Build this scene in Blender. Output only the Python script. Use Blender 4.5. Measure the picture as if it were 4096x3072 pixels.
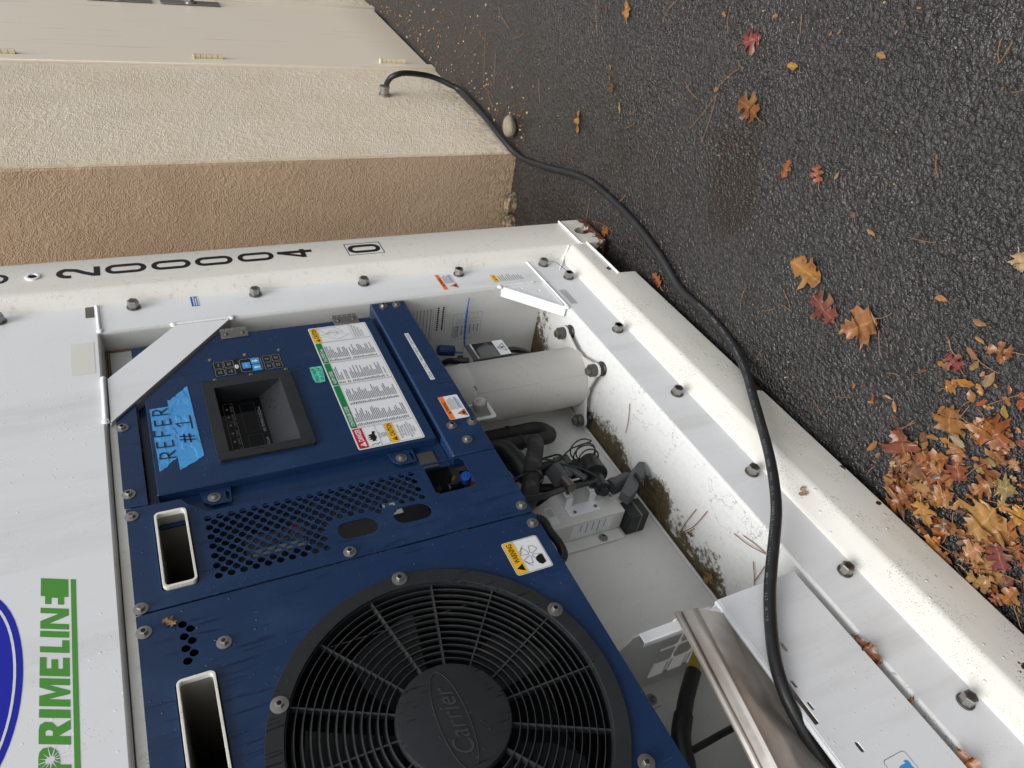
import bpy, bmesh, math, random
from mathutils import Vector, Matrix

for _o in list(bpy.data.objects):
    bpy.data.objects.remove(_o)
scene = bpy.context.scene
COL = scene.collection
rad = math.radians

# ---------------------------------------------------------------- camera
cd = bpy.data.cameras.new('camera')
cd.sensor_fit = 'HORIZONTAL'
cd.sensor_width = 36.0
cd.lens = 36.0 * 2927.0 / 4096.0
cd.clip_start = 0.02
cd.clip_end = 2000
cam = bpy.data.objects.new('camera', cd)
COL.objects.link(cam)
cam.matrix_world = Matrix((
    (-0.42289318, 0.60534192, -0.67433116, -2.0293),
    (-0.14573991, -0.77989437, -0.60870735, -1.1097),
    (-0.89438316, -0.15914123, 0.41803449, 1.4512),
    (0, 0, 0, 1)))
scene.camera = cam

# ---------------------------------------------------------------- sky, sun, exposure (overcast)
SUN_EL, SUN_AZ = rad(70), rad(225)
world = bpy.data.worlds.new('World')
scene.world = world
world.use_nodes = True
wn = world.node_tree
for n in list(wn.nodes):
    wn.nodes.remove(n)
sky = wn.nodes.new('ShaderNodeTexSky')
sky.sky_type = 'NISHITA'
sky.sun_disc = False
sky.sun_elevation = SUN_EL
sky.sun_rotation = SUN_AZ
sky.air_density = 1.0
sky.dust_density = 4.0
hsv = wn.nodes.new('ShaderNodeHueSaturation')
hsv.inputs['Saturation'].default_value = 0.16
bg = wn.nodes.new('ShaderNodeBackground')
bg.inputs['Strength'].default_value = 0.10
wo = wn.nodes.new('ShaderNodeOutputWorld')
wn.links.new(sky.outputs[0], hsv.inputs['Color'])
wn.links.new(hsv.outputs[0], bg.inputs['Color'])
wn.links.new(bg.outputs[0], wo.inputs['Surface'])
sl = bpy.data.lights.new('sun', 'SUN')
sl.energy = 1.5
sl.angle = rad(35)
sl.color = (1.0, 0.98, 0.95)
sun = bpy.data.objects.new('sun', sl)
COL.objects.link(sun)
sun.location = (-3, -4, 6)
sd = Vector((math.sin(SUN_AZ) * math.cos(SUN_EL), math.cos(SUN_AZ) * math.cos(SUN_EL), math.sin(SUN_EL)))
sun.rotation_euler = (-sd).to_track_quat('-Z', 'Y').to_euler()
scene.view_settings.view_transform = 'Standard'
scene.view_settings.look = 'None'
scene.view_settings.exposure = 0.75
scene.view_settings.gamma = 1.0
scene.view_settings.use_curve_mapping = False
scene.render.engine = 'CYCLES'
scene.cycles.max_bounces = 6
scene.cycles.diffuse_bounces = 4
scene.cycles.glossy_bounces = 3
scene.cycles.transmission_bounces = 2
scene.cycles.caustics_reflective = False
scene.cycles.caustics_refractive = False

# ---------------------------------------------------------------- materials
def srgb(r, g, b):
    f = lambda c: c / 12.92 if c <= .04045 else ((c + .055) / 1.055) ** 2.4
    return (f(r / 255), f(g / 255), f(b / 255), 1)


class NT:
    """small node-tree helper"""
    def __init__(s, name):
        s.m = bpy.data.materials.new(name)
        s.m.use_nodes = True
        s.t = s.m.node_tree
        s.b = s.t.nodes['Principled BSDF']
        s._pos = None
        s._c = {}

    def n(s, kind, **kw):
        x = s.t.nodes.new(kind)
        for k, v in kw.items():
            setattr(x, k, v)
        return x

    def put(s, sock, v):
        if hasattr(v, 'is_output'):
            s.t.links.new(v, sock)
        elif isinstance(v, (tuple, list)) and len(v) == 3 and sock.type == 'RGBA':
            sock.default_value = (*v, 1)
        else:
            sock.default_value = v

    def pos(s):
        if s._pos is None:
            s._pos = s.n('ShaderNodeNewGeometry').outputs['Position']
        return s._pos

    def vmul(s, v, sc):
        x = s.n('ShaderNodeVectorMath', operation='MULTIPLY')
        s.put(x.inputs[0], v)
        x.inputs[1].default_value = sc
        return x.outputs[0]

    def noise(s, scale, detail=4, rough=.55, stretch=None, vec=None, dist=0):
        x = s.n('ShaderNodeTexNoise')
        v = vec or s.pos()
        if stretch:
            v = s.vmul(v, stretch)
        s.put(x.inputs['Vector'], v)
        x.inputs['Scale'].default_value = scale
        x.inputs['Detail'].default_value = detail
        x.inputs['Roughness'].default_value = rough
        x.inputs['Distortion'].default_value = dist
        return x.outputs['Fac']

    def voro(s, scale, feature='F1', out='Distance', stretch=None, rnd=1.0, vec=None):
        key = (scale, feature, stretch, rnd, id(vec))
        if key in s._c:
            return s._c[key].outputs[out]
        x = s.n('ShaderNodeTexVoronoi', feature=feature)
        s._c[key] = x
        v = vec or s.pos()
        if stretch:
            v = s.vmul(v, stretch)
        s.put(x.inputs['Vector'], v)
        x.inputs['Scale'].default_value = scale
        x.inputs['Randomness'].default_value = rnd
        return x.outputs[out]

    def ramp(s, fac, a, b, lo=0.0, hi=1.0, smooth=True):
        x = s.n('ShaderNodeMapRange', interpolation_type='SMOOTHSTEP' if smooth else 'LINEAR')
        s.put(x.inputs['Value'], fac)
        x.inputs['From Min'].default_value = a
        x.inputs['From Max'].default_value = b
        x.inputs['To Min'].default_value = lo
        x.inputs['To Max'].default_value = hi
        return x.outputs[0]

    def math(s, op, a, b=0.0):
        x = s.n('ShaderNodeMath', operation=op)
        s.put(x.inputs[0], a)
        s.put(x.inputs[1], b)
        return x.outputs[0]

    def mix(s, fac, a, b):
        x = s.n('ShaderNodeMix', data_type='RGBA')
        s.put(x.inputs[0], fac)
        s.put(x.inputs[6], a)
        s.put(x.inputs[7], b)
        return x.outputs[2]

    def sep(s, v=None):
        x = s.n('ShaderNodeSeparateXYZ')
        s.put(x.inputs[0], v or s.pos())
        return x.outputs

    def bump(s, h, dist, strength=1.0, prev=None):
        x = s.n('ShaderNodeBump')
        s.put(x.inputs['Height'], h)
        x.inputs['Distance'].default_value = dist
        x.inputs['Strength'].default_value = strength
        if prev:
            s.put(x.inputs['Normal'], prev)
        return x.outputs[0]

    def done(s, col=None, rough=None, metal=None, normal=None, spec=None, coat=None):
        if col is not None:
            s.put(s.b.inputs['Base Color'], col)
        if rough is not None:
            s.put(s.b.inputs['Roughness'], rough)
        if metal is not None:
            s.put(s.b.inputs['Metallic'], metal)
        if normal is not None:
            s.put(s.b.inputs['Normal'], normal)
        if spec is not None:
            s.put(s.b.inputs['Specular IOR Level'], spec)
        if coat is not None:
            s.b.inputs['Coat Weight'].default_value = coat
            s.b.inputs['Coat Roughness'].default_value = .12
        return s.m


def plain(name, col, rough=.5, metal=0.0, spec=.5, grain=0.0):
    t = NT(name)
    nrm = t.bump(t.noise(420, 3), .0006, grain) if grain else None
    v = t.noise(25, 3)
    c = t.mix(t.ramp(v, .3, .7, 0, .22), col, tuple(x * .72 for x in col[:3]) + (1,))
    return t.done(c, rough, metal, nrm, spec)


def flat(name, col, rough=.4):
    t = NT(name)
    return t.done(col, rough, 0.0, None, .35)


def paint(name, col, rough=.35, dirt=.25, dcol=srgb(150, 140, 118), stretch=(1, 1, .12), dscale=7,
          specks=0.0, drops=0.0, streaks=0.0, grime=0.0, grain=.12):
    """painted sheet metal with rain streaks, specks of dirt and standing drops"""
    t = NT(name)
    c = col
    d = t.noise(dscale, 6, .6, stretch)
    c = t.mix(t.math('MULTIPLY', t.ramp(d, .48, .78), dirt), c, dcol)
    if grime:
        g = t.noise(38, 6, .7)
        c = t.mix(t.math('MULTIPLY', t.ramp(g, .55, .72), grime), c, srgb(86, 80, 66))
    r = rough
    if streaks:
        k = t.math('MULTIPLY', t.ramp(t.noise(190, 3, .6, (1, 1, .06)), .58, .63),
                   t.ramp(t.noise(9, 3), .46, .62))
        c = t.mix(t.math('MULTIPLY', k, streaks), c, tuple(x * .32 for x in col[:3]) + (1,))
        r = t.math('SUBTRACT', rough, t.math('MULTIPLY', k, rough * .55))
        w = t.math('MULTIPLY', t.ramp(t.noise(240, 2, .5, (1, 1, .3)), .68, .74), .12 * min(1, streaks))
        c = t.mix(w, c, srgb(170, 180, 196))
    if specks:
        v = t.voro(260)
        mk = t.math('MULTIPLY', t.ramp(v, .16, .24, 1, 0), t.ramp(t.noise(16, 4, .7), .52, .66))
        c = t.mix(t.math('MULTIPLY', mk, specks), c, srgb(58, 54, 46))
    nrm = t.bump(t.noise(260, 3), .0005, grain)
    if drops:
        v = t.voro(120)
        cellr = t.sep(t.voro(120, out='Color'))[0]
        h = t.math('MULTIPLY', t.ramp(v, .12, .3, 1, 0), t.ramp(cellr, .9, .92))
        h = t.math('MULTIPLY', h, t.ramp(t.noise(5, 2), .42, .55))
        nrm = t.bump(h, .0013, drops, nrm)
    return t.done(c, r, 0.0, nrm, .5)


M = {}
M['white'] = paint('white_paint', srgb(240, 242, 244), .32, .36, srgb(184, 180, 170), specks=.35, drops=.4, dscale=9)
M['shell'] = paint('cream_white_paint', srgb(238, 236, 227), .38, .34, srgb(178, 172, 148), specks=.85, drops=.5, grime=.22)
M['bay'] = paint('grey_white_paint', srgb(216, 216, 213), .42, .3, srgb(160, 154, 140), specks=.45, grime=.12)
M['vessel'] = paint('vessel_paint', srgb(196, 195, 190), .55, .4, srgb(120, 114, 100), specks=.6, grime=.18, grain=1.0)
M['weld'] = paint('weld_paint', srgb(238, 239, 240), .35, .25)
M['blue'] = paint('blue_paint', srgb(25, 50, 86), .27, .45, srgb(50, 76, 110), dscale=9, stretch=(1, 1, .5), specks=.25, drops=.9, streaks=.5)
M['black'] = paint('black_plastic', srgb(37, 39, 42), .4, .3, srgb(62, 64, 66), streaks=.85, drops=.5)
M['grille'] = paint('grille_plastic', srgb(54, 56, 58), .42, .6, srgb(96, 94, 88), dscale=14, stretch=(1, 1, 1), specks=.3, drops=.4)
M['rubber'] = paint('black_rubber', srgb(30, 31, 33), .42, .35, srgb(62, 62, 62), dscale=22, stretch=(1, 1, 1), drops=.5)
M['foam'] = paint('pipe_foam', srgb(44, 44, 44), .78, .7, srgb(104, 102, 98), dscale=26, stretch=(1, 1, 1), grain=.8)
M['dark'] = plain('void_shade', (.006, .006, .007, 1), .8)  # near-black colour stands in for shade inside holes and recesses
M['darkmetal'] = plain('dark_metal', srgb(34, 35, 37), .55)
M['steel'] = plain('zinc_steel', srgb(164, 162, 158), .36, .9, grain=.3)
M['dullsteel'] = plain('dull_steel', srgb(120, 116, 108), .42, .8, grain=.5)
M['grey'] = plain('grey_plastic', srgb(74, 76, 78), .55, grain=.4)
M['greylight'] = plain('pale_grey_plastic', srgb(150, 150, 146), .55)
M['blade'] = plain('fan_blade_plastic', srgb(70, 71, 73), .5)
M['sleeve'] = plain('dim_sleeve', srgb(150, 148, 140), .45)  # darker than the rims, puts the shade inside the tubes into colour
M['emboss'] = plain('lit_emboss', srgb(58, 60, 62), .4)  # lighter than the hub plastic, paints light onto the raised lines

def clear(name):
    return None

P_W = flat('print_white', srgb(232, 234, 236))
P_K = flat('print_black', srgb(24, 24, 26))
P_G = flat('print_grey', srgb(128, 130, 134))
P_Y = flat('print_yellow', srgb(246, 190, 40))
P_O = flat('print_orange', srgb(240, 124, 40))
P_R = flat('print_red', srgb(196, 30, 48))
P_GR = flat('print_green', srgb(22, 130, 70))
P_LG = flat('print_leaf_green', srgb(84, 156, 62))
P_B = flat('print_royal_blue', srgb(20, 34, 176), .3)
P_LB = flat('print_sky_blue', srgb(66, 160, 226))
P_NB = flat('print_label_blue', srgb(34, 96, 176))
M['id'] = flat('id_lettering', srgb(26, 26, 28), .45)
M['screen'] = flat('screen_glass', srgb(14, 15, 17), .08)

def m_tape(name, col, fold):
    t = NT(name)
    v = t.noise(60, 3, .5, (1, 1, .5))
    c = t.mix(t.ramp(v, .4, .7, 0, .3), col, fold)
    w = t.n('ShaderNodeTexWave', wave_type='BANDS', bands_direction='Z')
    t.put(w.inputs['Vector'], t.pos())
    w.inputs['Scale'].default_value = 160
    w.inputs['Distortion'].default_value = 3
    h = t.math('ADD', t.math('MULTIPLY', w.outputs['Fac'], .25), t.ramp(t.noise(34, 2, .5, (.6, 1, 1)), .45, .55))
    return t.done(c, .55, 0, t.bump(h, .0012, .8))
M['tape'] = m_tape('blue_tape', srgb(78, 160, 226), srgb(58, 134, 204))
M['teal'] = m_tape('teal_tape', srgb(96, 208, 178), srgb(70, 176, 150))

def m_asphalt():
    t = NT('wet_asphalt')
    x, y, z = t.sep()
    fines = t.ramp(t.noise(1.9, 2, .55), .46, .62)               # patches filled with fines
    near = t.math('MULTIPLY', t.ramp(y, -.62, -.22), t.ramp(x, -1.25, -.7))
    fines = t.math('MAXIMUM', fines, near)
    v1 = t.voro(64)
    v2 = t.voro(135)
    n1 = t.noise(80, 3, .6)
    ridge = t.math('ABSOLUTE', t.math('SUBTRACT', t.noise(66, 2, .5), .5))
    h = t.math('ADD', t.math('MULTIPLY', t.ramp(v1, .1, .75, 1, 0), .45), t.math('MULTIPLY', t.ramp(v2, .1, .7, 1, 0), .22))
    h = t.math('ADD', h, t.math('MULTIPLY', n1, 2.0))
    h = t.math('ADD', h, t.ramp(ridge, 0, .16, 0, .8))
    h = t.math('MULTIPLY', h, t.ramp(fines, 0, 1, 1, .4))
    nrm = t.bump(h, .0058, .75)
    cr = t.sep(t.voro(135, out='Color'))
    c = t.mix(t.ramp(cr[0], .1, .95), srgb(33, 31, 30), srgb(53, 51, 50))
    c = t.mix(t.ramp(n1, .52, .32, 0, .8), c, srgb(20, 19, 18))
    sp = t.math('MULTIPLY', t.ramp(v1, .07, .12, 1, 0), t.ramp(t.sep(t.voro(64, out='Color'))[1], .91, .93))
    c = t.mix(t.math('MULTIPLY', sp, .7), c, srgb(150, 144, 134))
    # brown silt stain (its own shape, near the container) and silt along the building
    dx = t.math('MULTIPLY', t.math('ADD', x, .61), 8.5)
    dy = t.math('MULTIPLY', t.math('ADD', y, .41), 5.5)
    rr = t.math('SQRT', t.math('ADD', t.math('MULTIPLY', dx, dx), t.math('MULTIPLY', dy, dy)))
    lown = t.noise(7, 3, .6)
    rr = t.math('ADD', rr, t.math('MULTIPLY', t.math('SUBTRACT', lown, .5), 1.6))
    c = t.mix(t.ramp(rr, .5, 1.1, .9, 0), c, srgb(30, 20, 12))
    silt = t.math('MULTIPLY', t.ramp(x, .3, 1.2), t.ramp(y, -.75, -.25))
    silt = t.math('MULTIPLY', silt, t.ramp(lown, .35, .65))
    c = t.mix(t.math('MULTIPLY', silt, .6), c, srgb(52, 42, 37))
    r = t.ramp(t.noise(3.2, 4, .6), .38, .64, .29, .5)
    r = t.math('ADD', r, t.math('MULTIPLY', silt, .3))
    return t.done(c, r, 0, nrm, .6)
M['asphalt'] = m_asphalt()

def m_stucco(name, col, col2):
    t = NT(name)
    patch = t.noise(7, 3, .6)
    g1 = t.voro(205)
    big = t.noise(46, 3, .6)
    n = t.noise(150, 2, .5)
    grains = t.math('MULTIPLY', t.ramp(g1, .12, .62, 1, 0), t.ramp(patch, .36, .5, .35, 1))
    h = t.math('ADD', grains, t.math('MULTIPLY', t.ramp(big, .46, .62), .6))
    h = t.math('ADD', h, t.math('MULTIPLY', n, .5))
    c = t.mix(t.ramp(t.noise(4, 3), .4, .7, 0, .55), col, col2)
    z = t.sep()[2]
    low_tint = t.math('MULTIPLY', t.ramp(z, .22, .0), t.ramp(big, .35, .65))  # patchy brown tint, stronger towards the bottom
    c = t.mix(t.math('MULTIPLY', low_tint, .45), c, srgb(120, 104, 84))
    return t.done(c, .85, 0, t.bump(h, .0026, .75), .25)
M['cream'] = m_stucco('cream_stucco', srgb(232, 219, 197), srgb(222, 207, 181))
M['brown'] = m_stucco('brown_stucco', srgb(199, 174, 147), srgb(188, 161, 134))

def m_door():
    t = NT('door_paint')
    k = t.math('MULTIPLY', t.ramp(t.noise(52, 3, .5, (1, 1, .05)), .63, .69), t.ramp(t.noise(4, 3), .4, .6))
    c = t.mix(t.math('MULTIPLY', k, .4), srgb(234, 223, 205), srgb(180, 168, 150))
    z = t.sep()[2]
    c = t.mix(t.math('MULTIPLY', t.ramp(z, .3, .0), .35), c, srgb(150, 138, 118))
    return t.done(c, .42, 0, t.bump(t.noise(180, 2), .0008, .2))
M['door'] = m_door()
M['hinge'] = paint('painted_hinge', srgb(220, 210, 180), .5, .5, srgb(160, 116, 50))

def m_floor():
    t = NT('mossy_bay_floor')
    x, y, z = t.sep()
    n = t.noise(24, 6, .7)
    n2 = t.noise(70, 5, .7)
    edge = t.ramp(y, .13, .335)
    edge = t.math('POWER', edge, 1.8)
    patch = t.noise(7.5, 3, .5)
    m = t.math('ADD', t.math('MULTIPLY', edge, 1.15), t.math('MULTIPLY', t.math('SUBTRACT', patch, .55), 1.7))
    m = t.math('ADD', m, t.math('MULTIPLY', t.math('SUBTRACT', n, .5), 1.1))
    m = t.math('ADD', m, t.math('MULTIPLY', t.math('SUBTRACT', n2, .5), 1.5))
    m = t.math('ADD', m, t.math('MULTIPLY', t.ramp(x, -.43, -.33), .7))
    m = t.math('ADD', m, t.ramp(y, .305, .328, 0, .45))
    k = t.ramp(m, .5, .8)
    sp = t.math('MULTIPLY', t.ramp(t.voro(230), .18, .28, 1, 0), t.ramp(t.math('ADD', n, t.math('MULTIPLY', edge, .3)), .55, .7))
    wob = t.math('ABSOLUTE', t.math('SUBTRACT', t.noise(11, 4, .6), .5))
    cr = t.math('MULTIPLY', t.ramp(wob, .002, .006, 1, 0), t.ramp(t.noise(6, 2), .5, .58))
    bx = t.math('MULTIPLY', t.math('ADD', x, 1.045), 11)
    by = t.math('MULTIPLY', t.math('SUBTRACT', y, .27), 9)
    blob = t.math('SQRT', t.math('ADD', t.math('MULTIPLY', bx, bx), t.math('MULTIPLY', by, by)))
    m = t.math('ADD', m, t.ramp(blob, .2, 1.0, .7, 0))
    k = t.ramp(m, .45, .85)
    c = t.mix(t.math('MULTIPLY', t.ramp(n2, .4, .8), .3), srgb(216, 217, 216), srgb(176, 172, 160))
    c = t.mix(t.math('MULTIPLY', sp, .8), c, srgb(76, 66, 50))
    c = t.mix(t.math('MULTIPLY', cr, .55), c, srgb(96, 92, 84))
    dirt = t.mix(t.ramp(n2, .35, .65), srgb(62, 50, 34), srgb(96, 84, 54))
    c = t.mix(k, c, dirt)
    return t.done(c, t.ramp(k, 0, 1, .38, .75), 0, t.bump(t.math('MULTIPLY', n2, k), .002, .6))
M['floor'] = m_floor()

def m_rusty():
    t = NT('rusty_casting_paint')
    x, y, z = t.sep()
    n = t.noise(44, 6, .7)
    k = t.ramp(t.math('ADD', n, t.math('MULTIPLY', t.ramp(z, .075, .02), .32)), .64, .72)
    c = t.mix(t.ramp(t.noise(16, 4), .35, .7, 0, .5), srgb(222, 220, 210), srgb(178, 170, 148))
    c = t.mix(k, c, t.mix(t.noise(90, 3), srgb(40, 24, 16), srgb(112, 62, 34)))
    return t.done(c, t.ramp(k, 0, 1, .4, .85), 0, t.bump(n, .0018, .6))
M['casting'] = m_rusty()

def m_rail():
    t = NT('rail_paint')
    x, y, z = t.sep()
    c = srgb(222, 221, 213)
    d = t.noise(8, 6, .6, (.3, 1, 1))
    c = t.mix(t.math('MULTIPLY', t.ramp(d, .45, .75), .42), c, srgb(182, 176, 154))
    sp = t.math('MULTIPLY', t.ramp(t.voro(300, stretch=(1, 1, .45)), .2, .3, 1, 0), t.ramp(t.noise(10, 5, .7), .45, .66))
    c = t.mix(t.math('MULTIPLY', sp, .8), c, srgb(70, 64, 54))
    t.chip = t.noise(75, 4, .65)
    ch = t.math('ADD', t.noise(17, 6, .72), t.math('MULTIPLY', t.ramp(z, .085, .03), .1))
    k = t.ramp(ch, .735, .765)
    c = t.mix(k, c, t.mix(t.noise(100, 3), srgb(46, 24, 16), srgb(120, 66, 34)))
    for px, pz, pr in ((-.985, .034, .020), (-1.845, .095, .026), (-1.90, .062, .014), (-1.30, .038, .008), (-1.42, .042, .007), (-.33, .115, .012)):
        dx = t.math('SUBTRACT', x, px)
        dz = t.math('SUBTRACT', z, pz)
        d2 = t.math('SQRT', t.math('ADD', t.math('MULTIPLY', dx, dx), t.math('MULTIPLY', dz, dz)))
        d2 = t.math('ADD', t.math('DIVIDE', d2, pr), t.math('MULTIPLY', t.math('SUBTRACT', t.chip, .5), 3.2))
        c = t.mix(t.ramp(d2, .75, .9, 1, 0), c, srgb(66, 36, 22))
    nrm = t.bump(t.noise(260, 3), .0005, .12)
    v = t.voro(60)
    h = t.math('MULTIPLY', t.ramp(v, .1, .26, 1, 0), t.ramp(t.sep(t.voro(60, out='Color'))[0], .86, .88))
    return t.done(c, .36, 0, t.bump(h, .002, .7, nrm))
M['rail'] = m_rail()

def m_guard():
    t = NT('weathered_stainless')
    c = t.mix(t.ramp(t.noise(9, 3, .5), .35, .7), srgb(216, 210, 204), srgb(188, 178, 168))
    r = t.ramp(t.noise(40, 3), .3, .7, .24, .36)
    return t.done(c, t.math('ADD', r, .08), .72, t.bump(t.noise(160, 3), .0004, .3))
M['guard'] = m_guard()

def m_leaf():
    t = NT('fallen_leaf')
    oi = t.n('ShaderNodeObjectInfo')
    co = t.n('ShaderNodeTexCoord').outputs['Object']
    base = oi.outputs['Color']
    dk = t.n('ShaderNodeMix', data_type='RGBA', blend_type='MULTIPLY')
    dk.inputs[0].default_value = 1
    t.put(dk.inputs[6], base)
    dk.inputs[7].default_value = (.38, .32, .28, 1)
    n1 = t.noise(38, 5, .65, vec=co)
    c = t.mix(t.ramp(n1, .42, .72, 0, .85), base, dk.outputs[2])
    lt = t.n('ShaderNodeMix', data_type='RGBA', blend_type='SCREEN')
    lt.inputs[0].default_value = .35
    t.put(lt.inputs[6], base)
    lt.inputs[7].default_value = (.55, .42, .2, 1)
    c = t.mix(t.ramp(t.noise(16, 3, vec=co), .5, .75, 0, .6), c, lt.outputs[2])
    at = t.n('ShaderNodeAttribute', attribute_name='rib')
    c = t.mix(t.ramp(at.outputs['Fac'], .93, .99, 0, .5), c, lt.outputs[2])
    sp = t.math('MULTIPLY', t.ramp(t.voro(190, vec=co), .14, .22, 1, 0), t.ramp(t.noise(24, 2, vec=co), .5, .62))
    c = t.mix(t.math('MULTIPLY', sp, .8), c, srgb(50, 32, 22))
    return t.done(c, .34, 0, t.bump(t.noise(90, 4, vec=co), .0015, .6), .5)
M['leaf'] = m_leaf()
M['needle'] = plain('pine_needle', srgb(132, 94, 62), .6)
M['palebits'] = plain('pale_bits', srgb(176, 150, 116), .7)
M['brownbits'] = plain('brown_bits', srgb(118, 78, 50), .7)

def m_stone():
    t = NT('river_stone')
    c = t.mix(t.noise(60, 6, .7), srgb(150, 142, 122), srgb(112, 102, 84))
    sp = t.ramp(t.voro(190), .1, .3, 1, 0)
    c = t.mix(t.math('MULTIPLY', sp, .5), c, srgb(176, 168, 150))
    return t.done(c, .7, 0, t.bump(t.noise(120, 5), .003, .7))
M['stone'] = m_stone()

def m_footing():
    t = NT('rough_footing')
    n = t.noise(30, 6, .7)
    c = t.mix(t.ramp(n, .4, .62), srgb(72, 66, 58), srgb(168, 146, 112))
    return t.done(c, .85, 0, t.bump(n, .012, .9))
M['footing'] = m_footing()

# ---------------------------------------------------------------- mesh helpers
class MB:
    """collects shapes into one mesh; each face remembers a material slot"""
    def __init__(s):
        s.v, s.f, s.mi, s.mats = [], [], [], []

    def slot(s, m):
        if m not in s.mats:
            s.mats.append(m)
        return s.mats.index(m)

    def add(s, verts, faces, m):
        k = len(s.v)
        i = s.slot(m)
        s.v += [tuple(p) for p in verts]
        for f in faces:
            s.f.append([k + q for q in f])
            s.mi.append(i)
        return s

    def box(s, x0, x1, y0, y1, z0, z1, m):
        x0, x1 = min(x0, x1), max(x0, x1)
        y0, y1 = min(y0, y1), max(y0, y1)
        z0, z1 = min(z0, z1), max(z0, z1)
        v = [(x, y, z) for z in (z0, z1) for y in (y0, y1) for x in (x0, x1)]
        return s.add(v, [(0, 2, 3, 1), (4, 5, 7, 6), (0, 1, 5, 4), (2, 6, 7, 3), (0, 4, 6, 2), (1, 3, 7, 5)], m)

    def loft(s, rings, m, cap=True, closed=True):
        n = len(rings[0])
        v = [p for r in rings for p in r]
        f = []
        for a in range(len(rings) - 1):
            for i in range(n if closed else n - 1):
                j = (i + 1) % n
                f.append((a * n + i, a * n + j, (a + 1) * n + j, (a + 1) * n + i))
        if cap:
            f.append(tuple(range(n))[::-1])
            f.append(tuple((len(rings) - 1) * n + i for i in range(n)))
        return s.add(v, f, m)

    def prism(s, pts, z0, z1, m):
        """polygon in XY extruded in z"""
        return s.loft([[(x, y, z0) for x, y in pts], [(x, y, z1) for x, y in pts]], m)

    def tube(s, path, r, m, seg=10, cap=True):
        P = [Vector(p) for p in path]
        rr = r if isinstance(r, (list, tuple)) else [r] * len(P)
        rings = []
        up = None
        for i, p in enumerate(P):
            d = (P[min(i + 1, len(P) - 1)] - P[max(i - 1, 0)])
            d = d.normalized() if d.length > 1e-9 else Vector((0, 0, 1))
            if up is None:
                up = d.orthogonal().normalized()
            up = (up - d * up.dot(d))
            up = up.normalized() if up.length > 1e-6 else d.orthogonal().normalized()
            b = d.cross(up)
            rings.append([tuple(p + (up * math.cos(a) + b * math.sin(a)) * rr[i])
                          for a in [2 * math.pi * k / seg for k in range(seg)]])
        return s.loft(rings, m, cap)

    def cyl(s, c, axis, r, h, m, seg=20, r2=None):
        c = Vector(c)
        ax = Vector(axis).normalized()
        return s.tube([c, c + ax * h], [r, r if r2 is None else r2], m, seg)

    def lathe(s, c, axis, prof, m, seg=24, ring=False):
        c = Vector(c)
        ax = Vector(axis).normalized()
        u = ax.orthogonal().normalized()
        w = ax.cross(u)
        rings = [[tuple(c + ax * h + (u * math.cos(a) + w * math.sin(a)) * max(r, 1e-5))
                  for a in [2 * math.pi * k / seg for k in range(seg)]] for r, h in prof]
        if ring:
            return s.loft(rings + rings[:1], m, False)
        return s.loft(rings, m, True)

    def obj(s, name, parent=None, bevel=0.0, smooth=40, seg=2, loc=None):
        me = bpy.data.meshes.new(name)
        v = s.v
        if loc is not None:
            v = [(a - loc[0], b - loc[1], c - loc[2]) for a, b, c in v]
        me.from_pydata(v, [], s.f)
        for m in s.mats:
            me.materials.append(m)
        me.polygons.foreach_set('material_index', s.mi)
        bm = bmesh.new()
        bm.from_mesh(me)
        bmesh.ops.recalc_face_normals(bm, faces=bm.faces)
        bm.to_mesh(me)
        bm.free()
        if smooth:
            me.shade_smooth()
            me.set_sharp_from_angle(angle=rad(smooth))
        return mesh_obj(name, me, parent, bevel, seg, loc)


def mesh_obj(name, me, parent=None, bevel=0.0, seg=2, loc=None):
    o = bpy.data.objects.new(name, me)
    COL.objects.link(o)
    if loc is not None:
        o.location = loc
    if parent is not None:
        attach(o, parent)
    if bevel:
        b = o.modifiers.new('bevel', 'BEVEL')
        b.width = bevel
        b.segments = seg
        b.limit_method = 'ANGLE'
        b.angle_limit = rad(35)
        b.harden_normals = False
    return o


def attach(o, parent):
    o.parent = parent
    t = parent.get('_base')
    if t is not None:
        o.matrix_parent_inverse = Matrix.Translation((-t[0], -t[1], -t[2]))


def root(name, loc, label, cat, group=None):
    o = bpy.data.objects.new(name, None)
    COL.objects.link(o)
    o.location = loc
    o.empty_display_size = .1
    o['_base'] = list(loc)
    tag(o, label, cat, group)
    return o


def tag(o, label, cat, group=None):
    o['label'] = label
    o['category'] = cat
    if group:
        o['group'] = group
    return o


def kind(o, k):
    o['kind'] = k
    return o


def fill2d(loops, depth=0.0, text=None, size=1.0, bold=0.0, shear=0.0):
    """filled 2-D outline (with holes) or lettering, as vertices and faces"""
    if text is None:
        cu = bpy.data.curves.new('outline', 'CURVE')
        cu.dimensions = '2D'
        cu.fill_mode = 'BOTH'
        cu.extrude = depth / 2
        for lp in loops:
            sp = cu.splines.new('POLY')
            sp.points.add(len(lp) - 1)
            for p, (a, b) in zip(sp.points, lp):
                p.co = (a, b, 0, 1)
            sp.use_cyclic_u = True
    else:
        cu = bpy.data.curves.new('lettering', 'FONT')
        cu.body = text
        cu.size = size
        cu.offset = bold
        cu.shear = shear
        cu.resolution_u = 3
        cu.fill_mode = 'BOTH'
    ob = bpy.data.objects.new('tmp', cu)
    COL.objects.link(ob)
    dg = bpy.context.evaluated_depsgraph_get()
    me = bpy.data.meshes.new_from_object(ob.evaluated_get(dg))
    vs = [tuple(v.co) for v in me.vertices]
    fs = [tuple(p.vertices) for p in me.polygons]
    bpy.data.objects.remove(ob)
    bpy.data.curves.remove(cu)
    bpy.data.meshes.remove(me)
    return vs, fs


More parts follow.
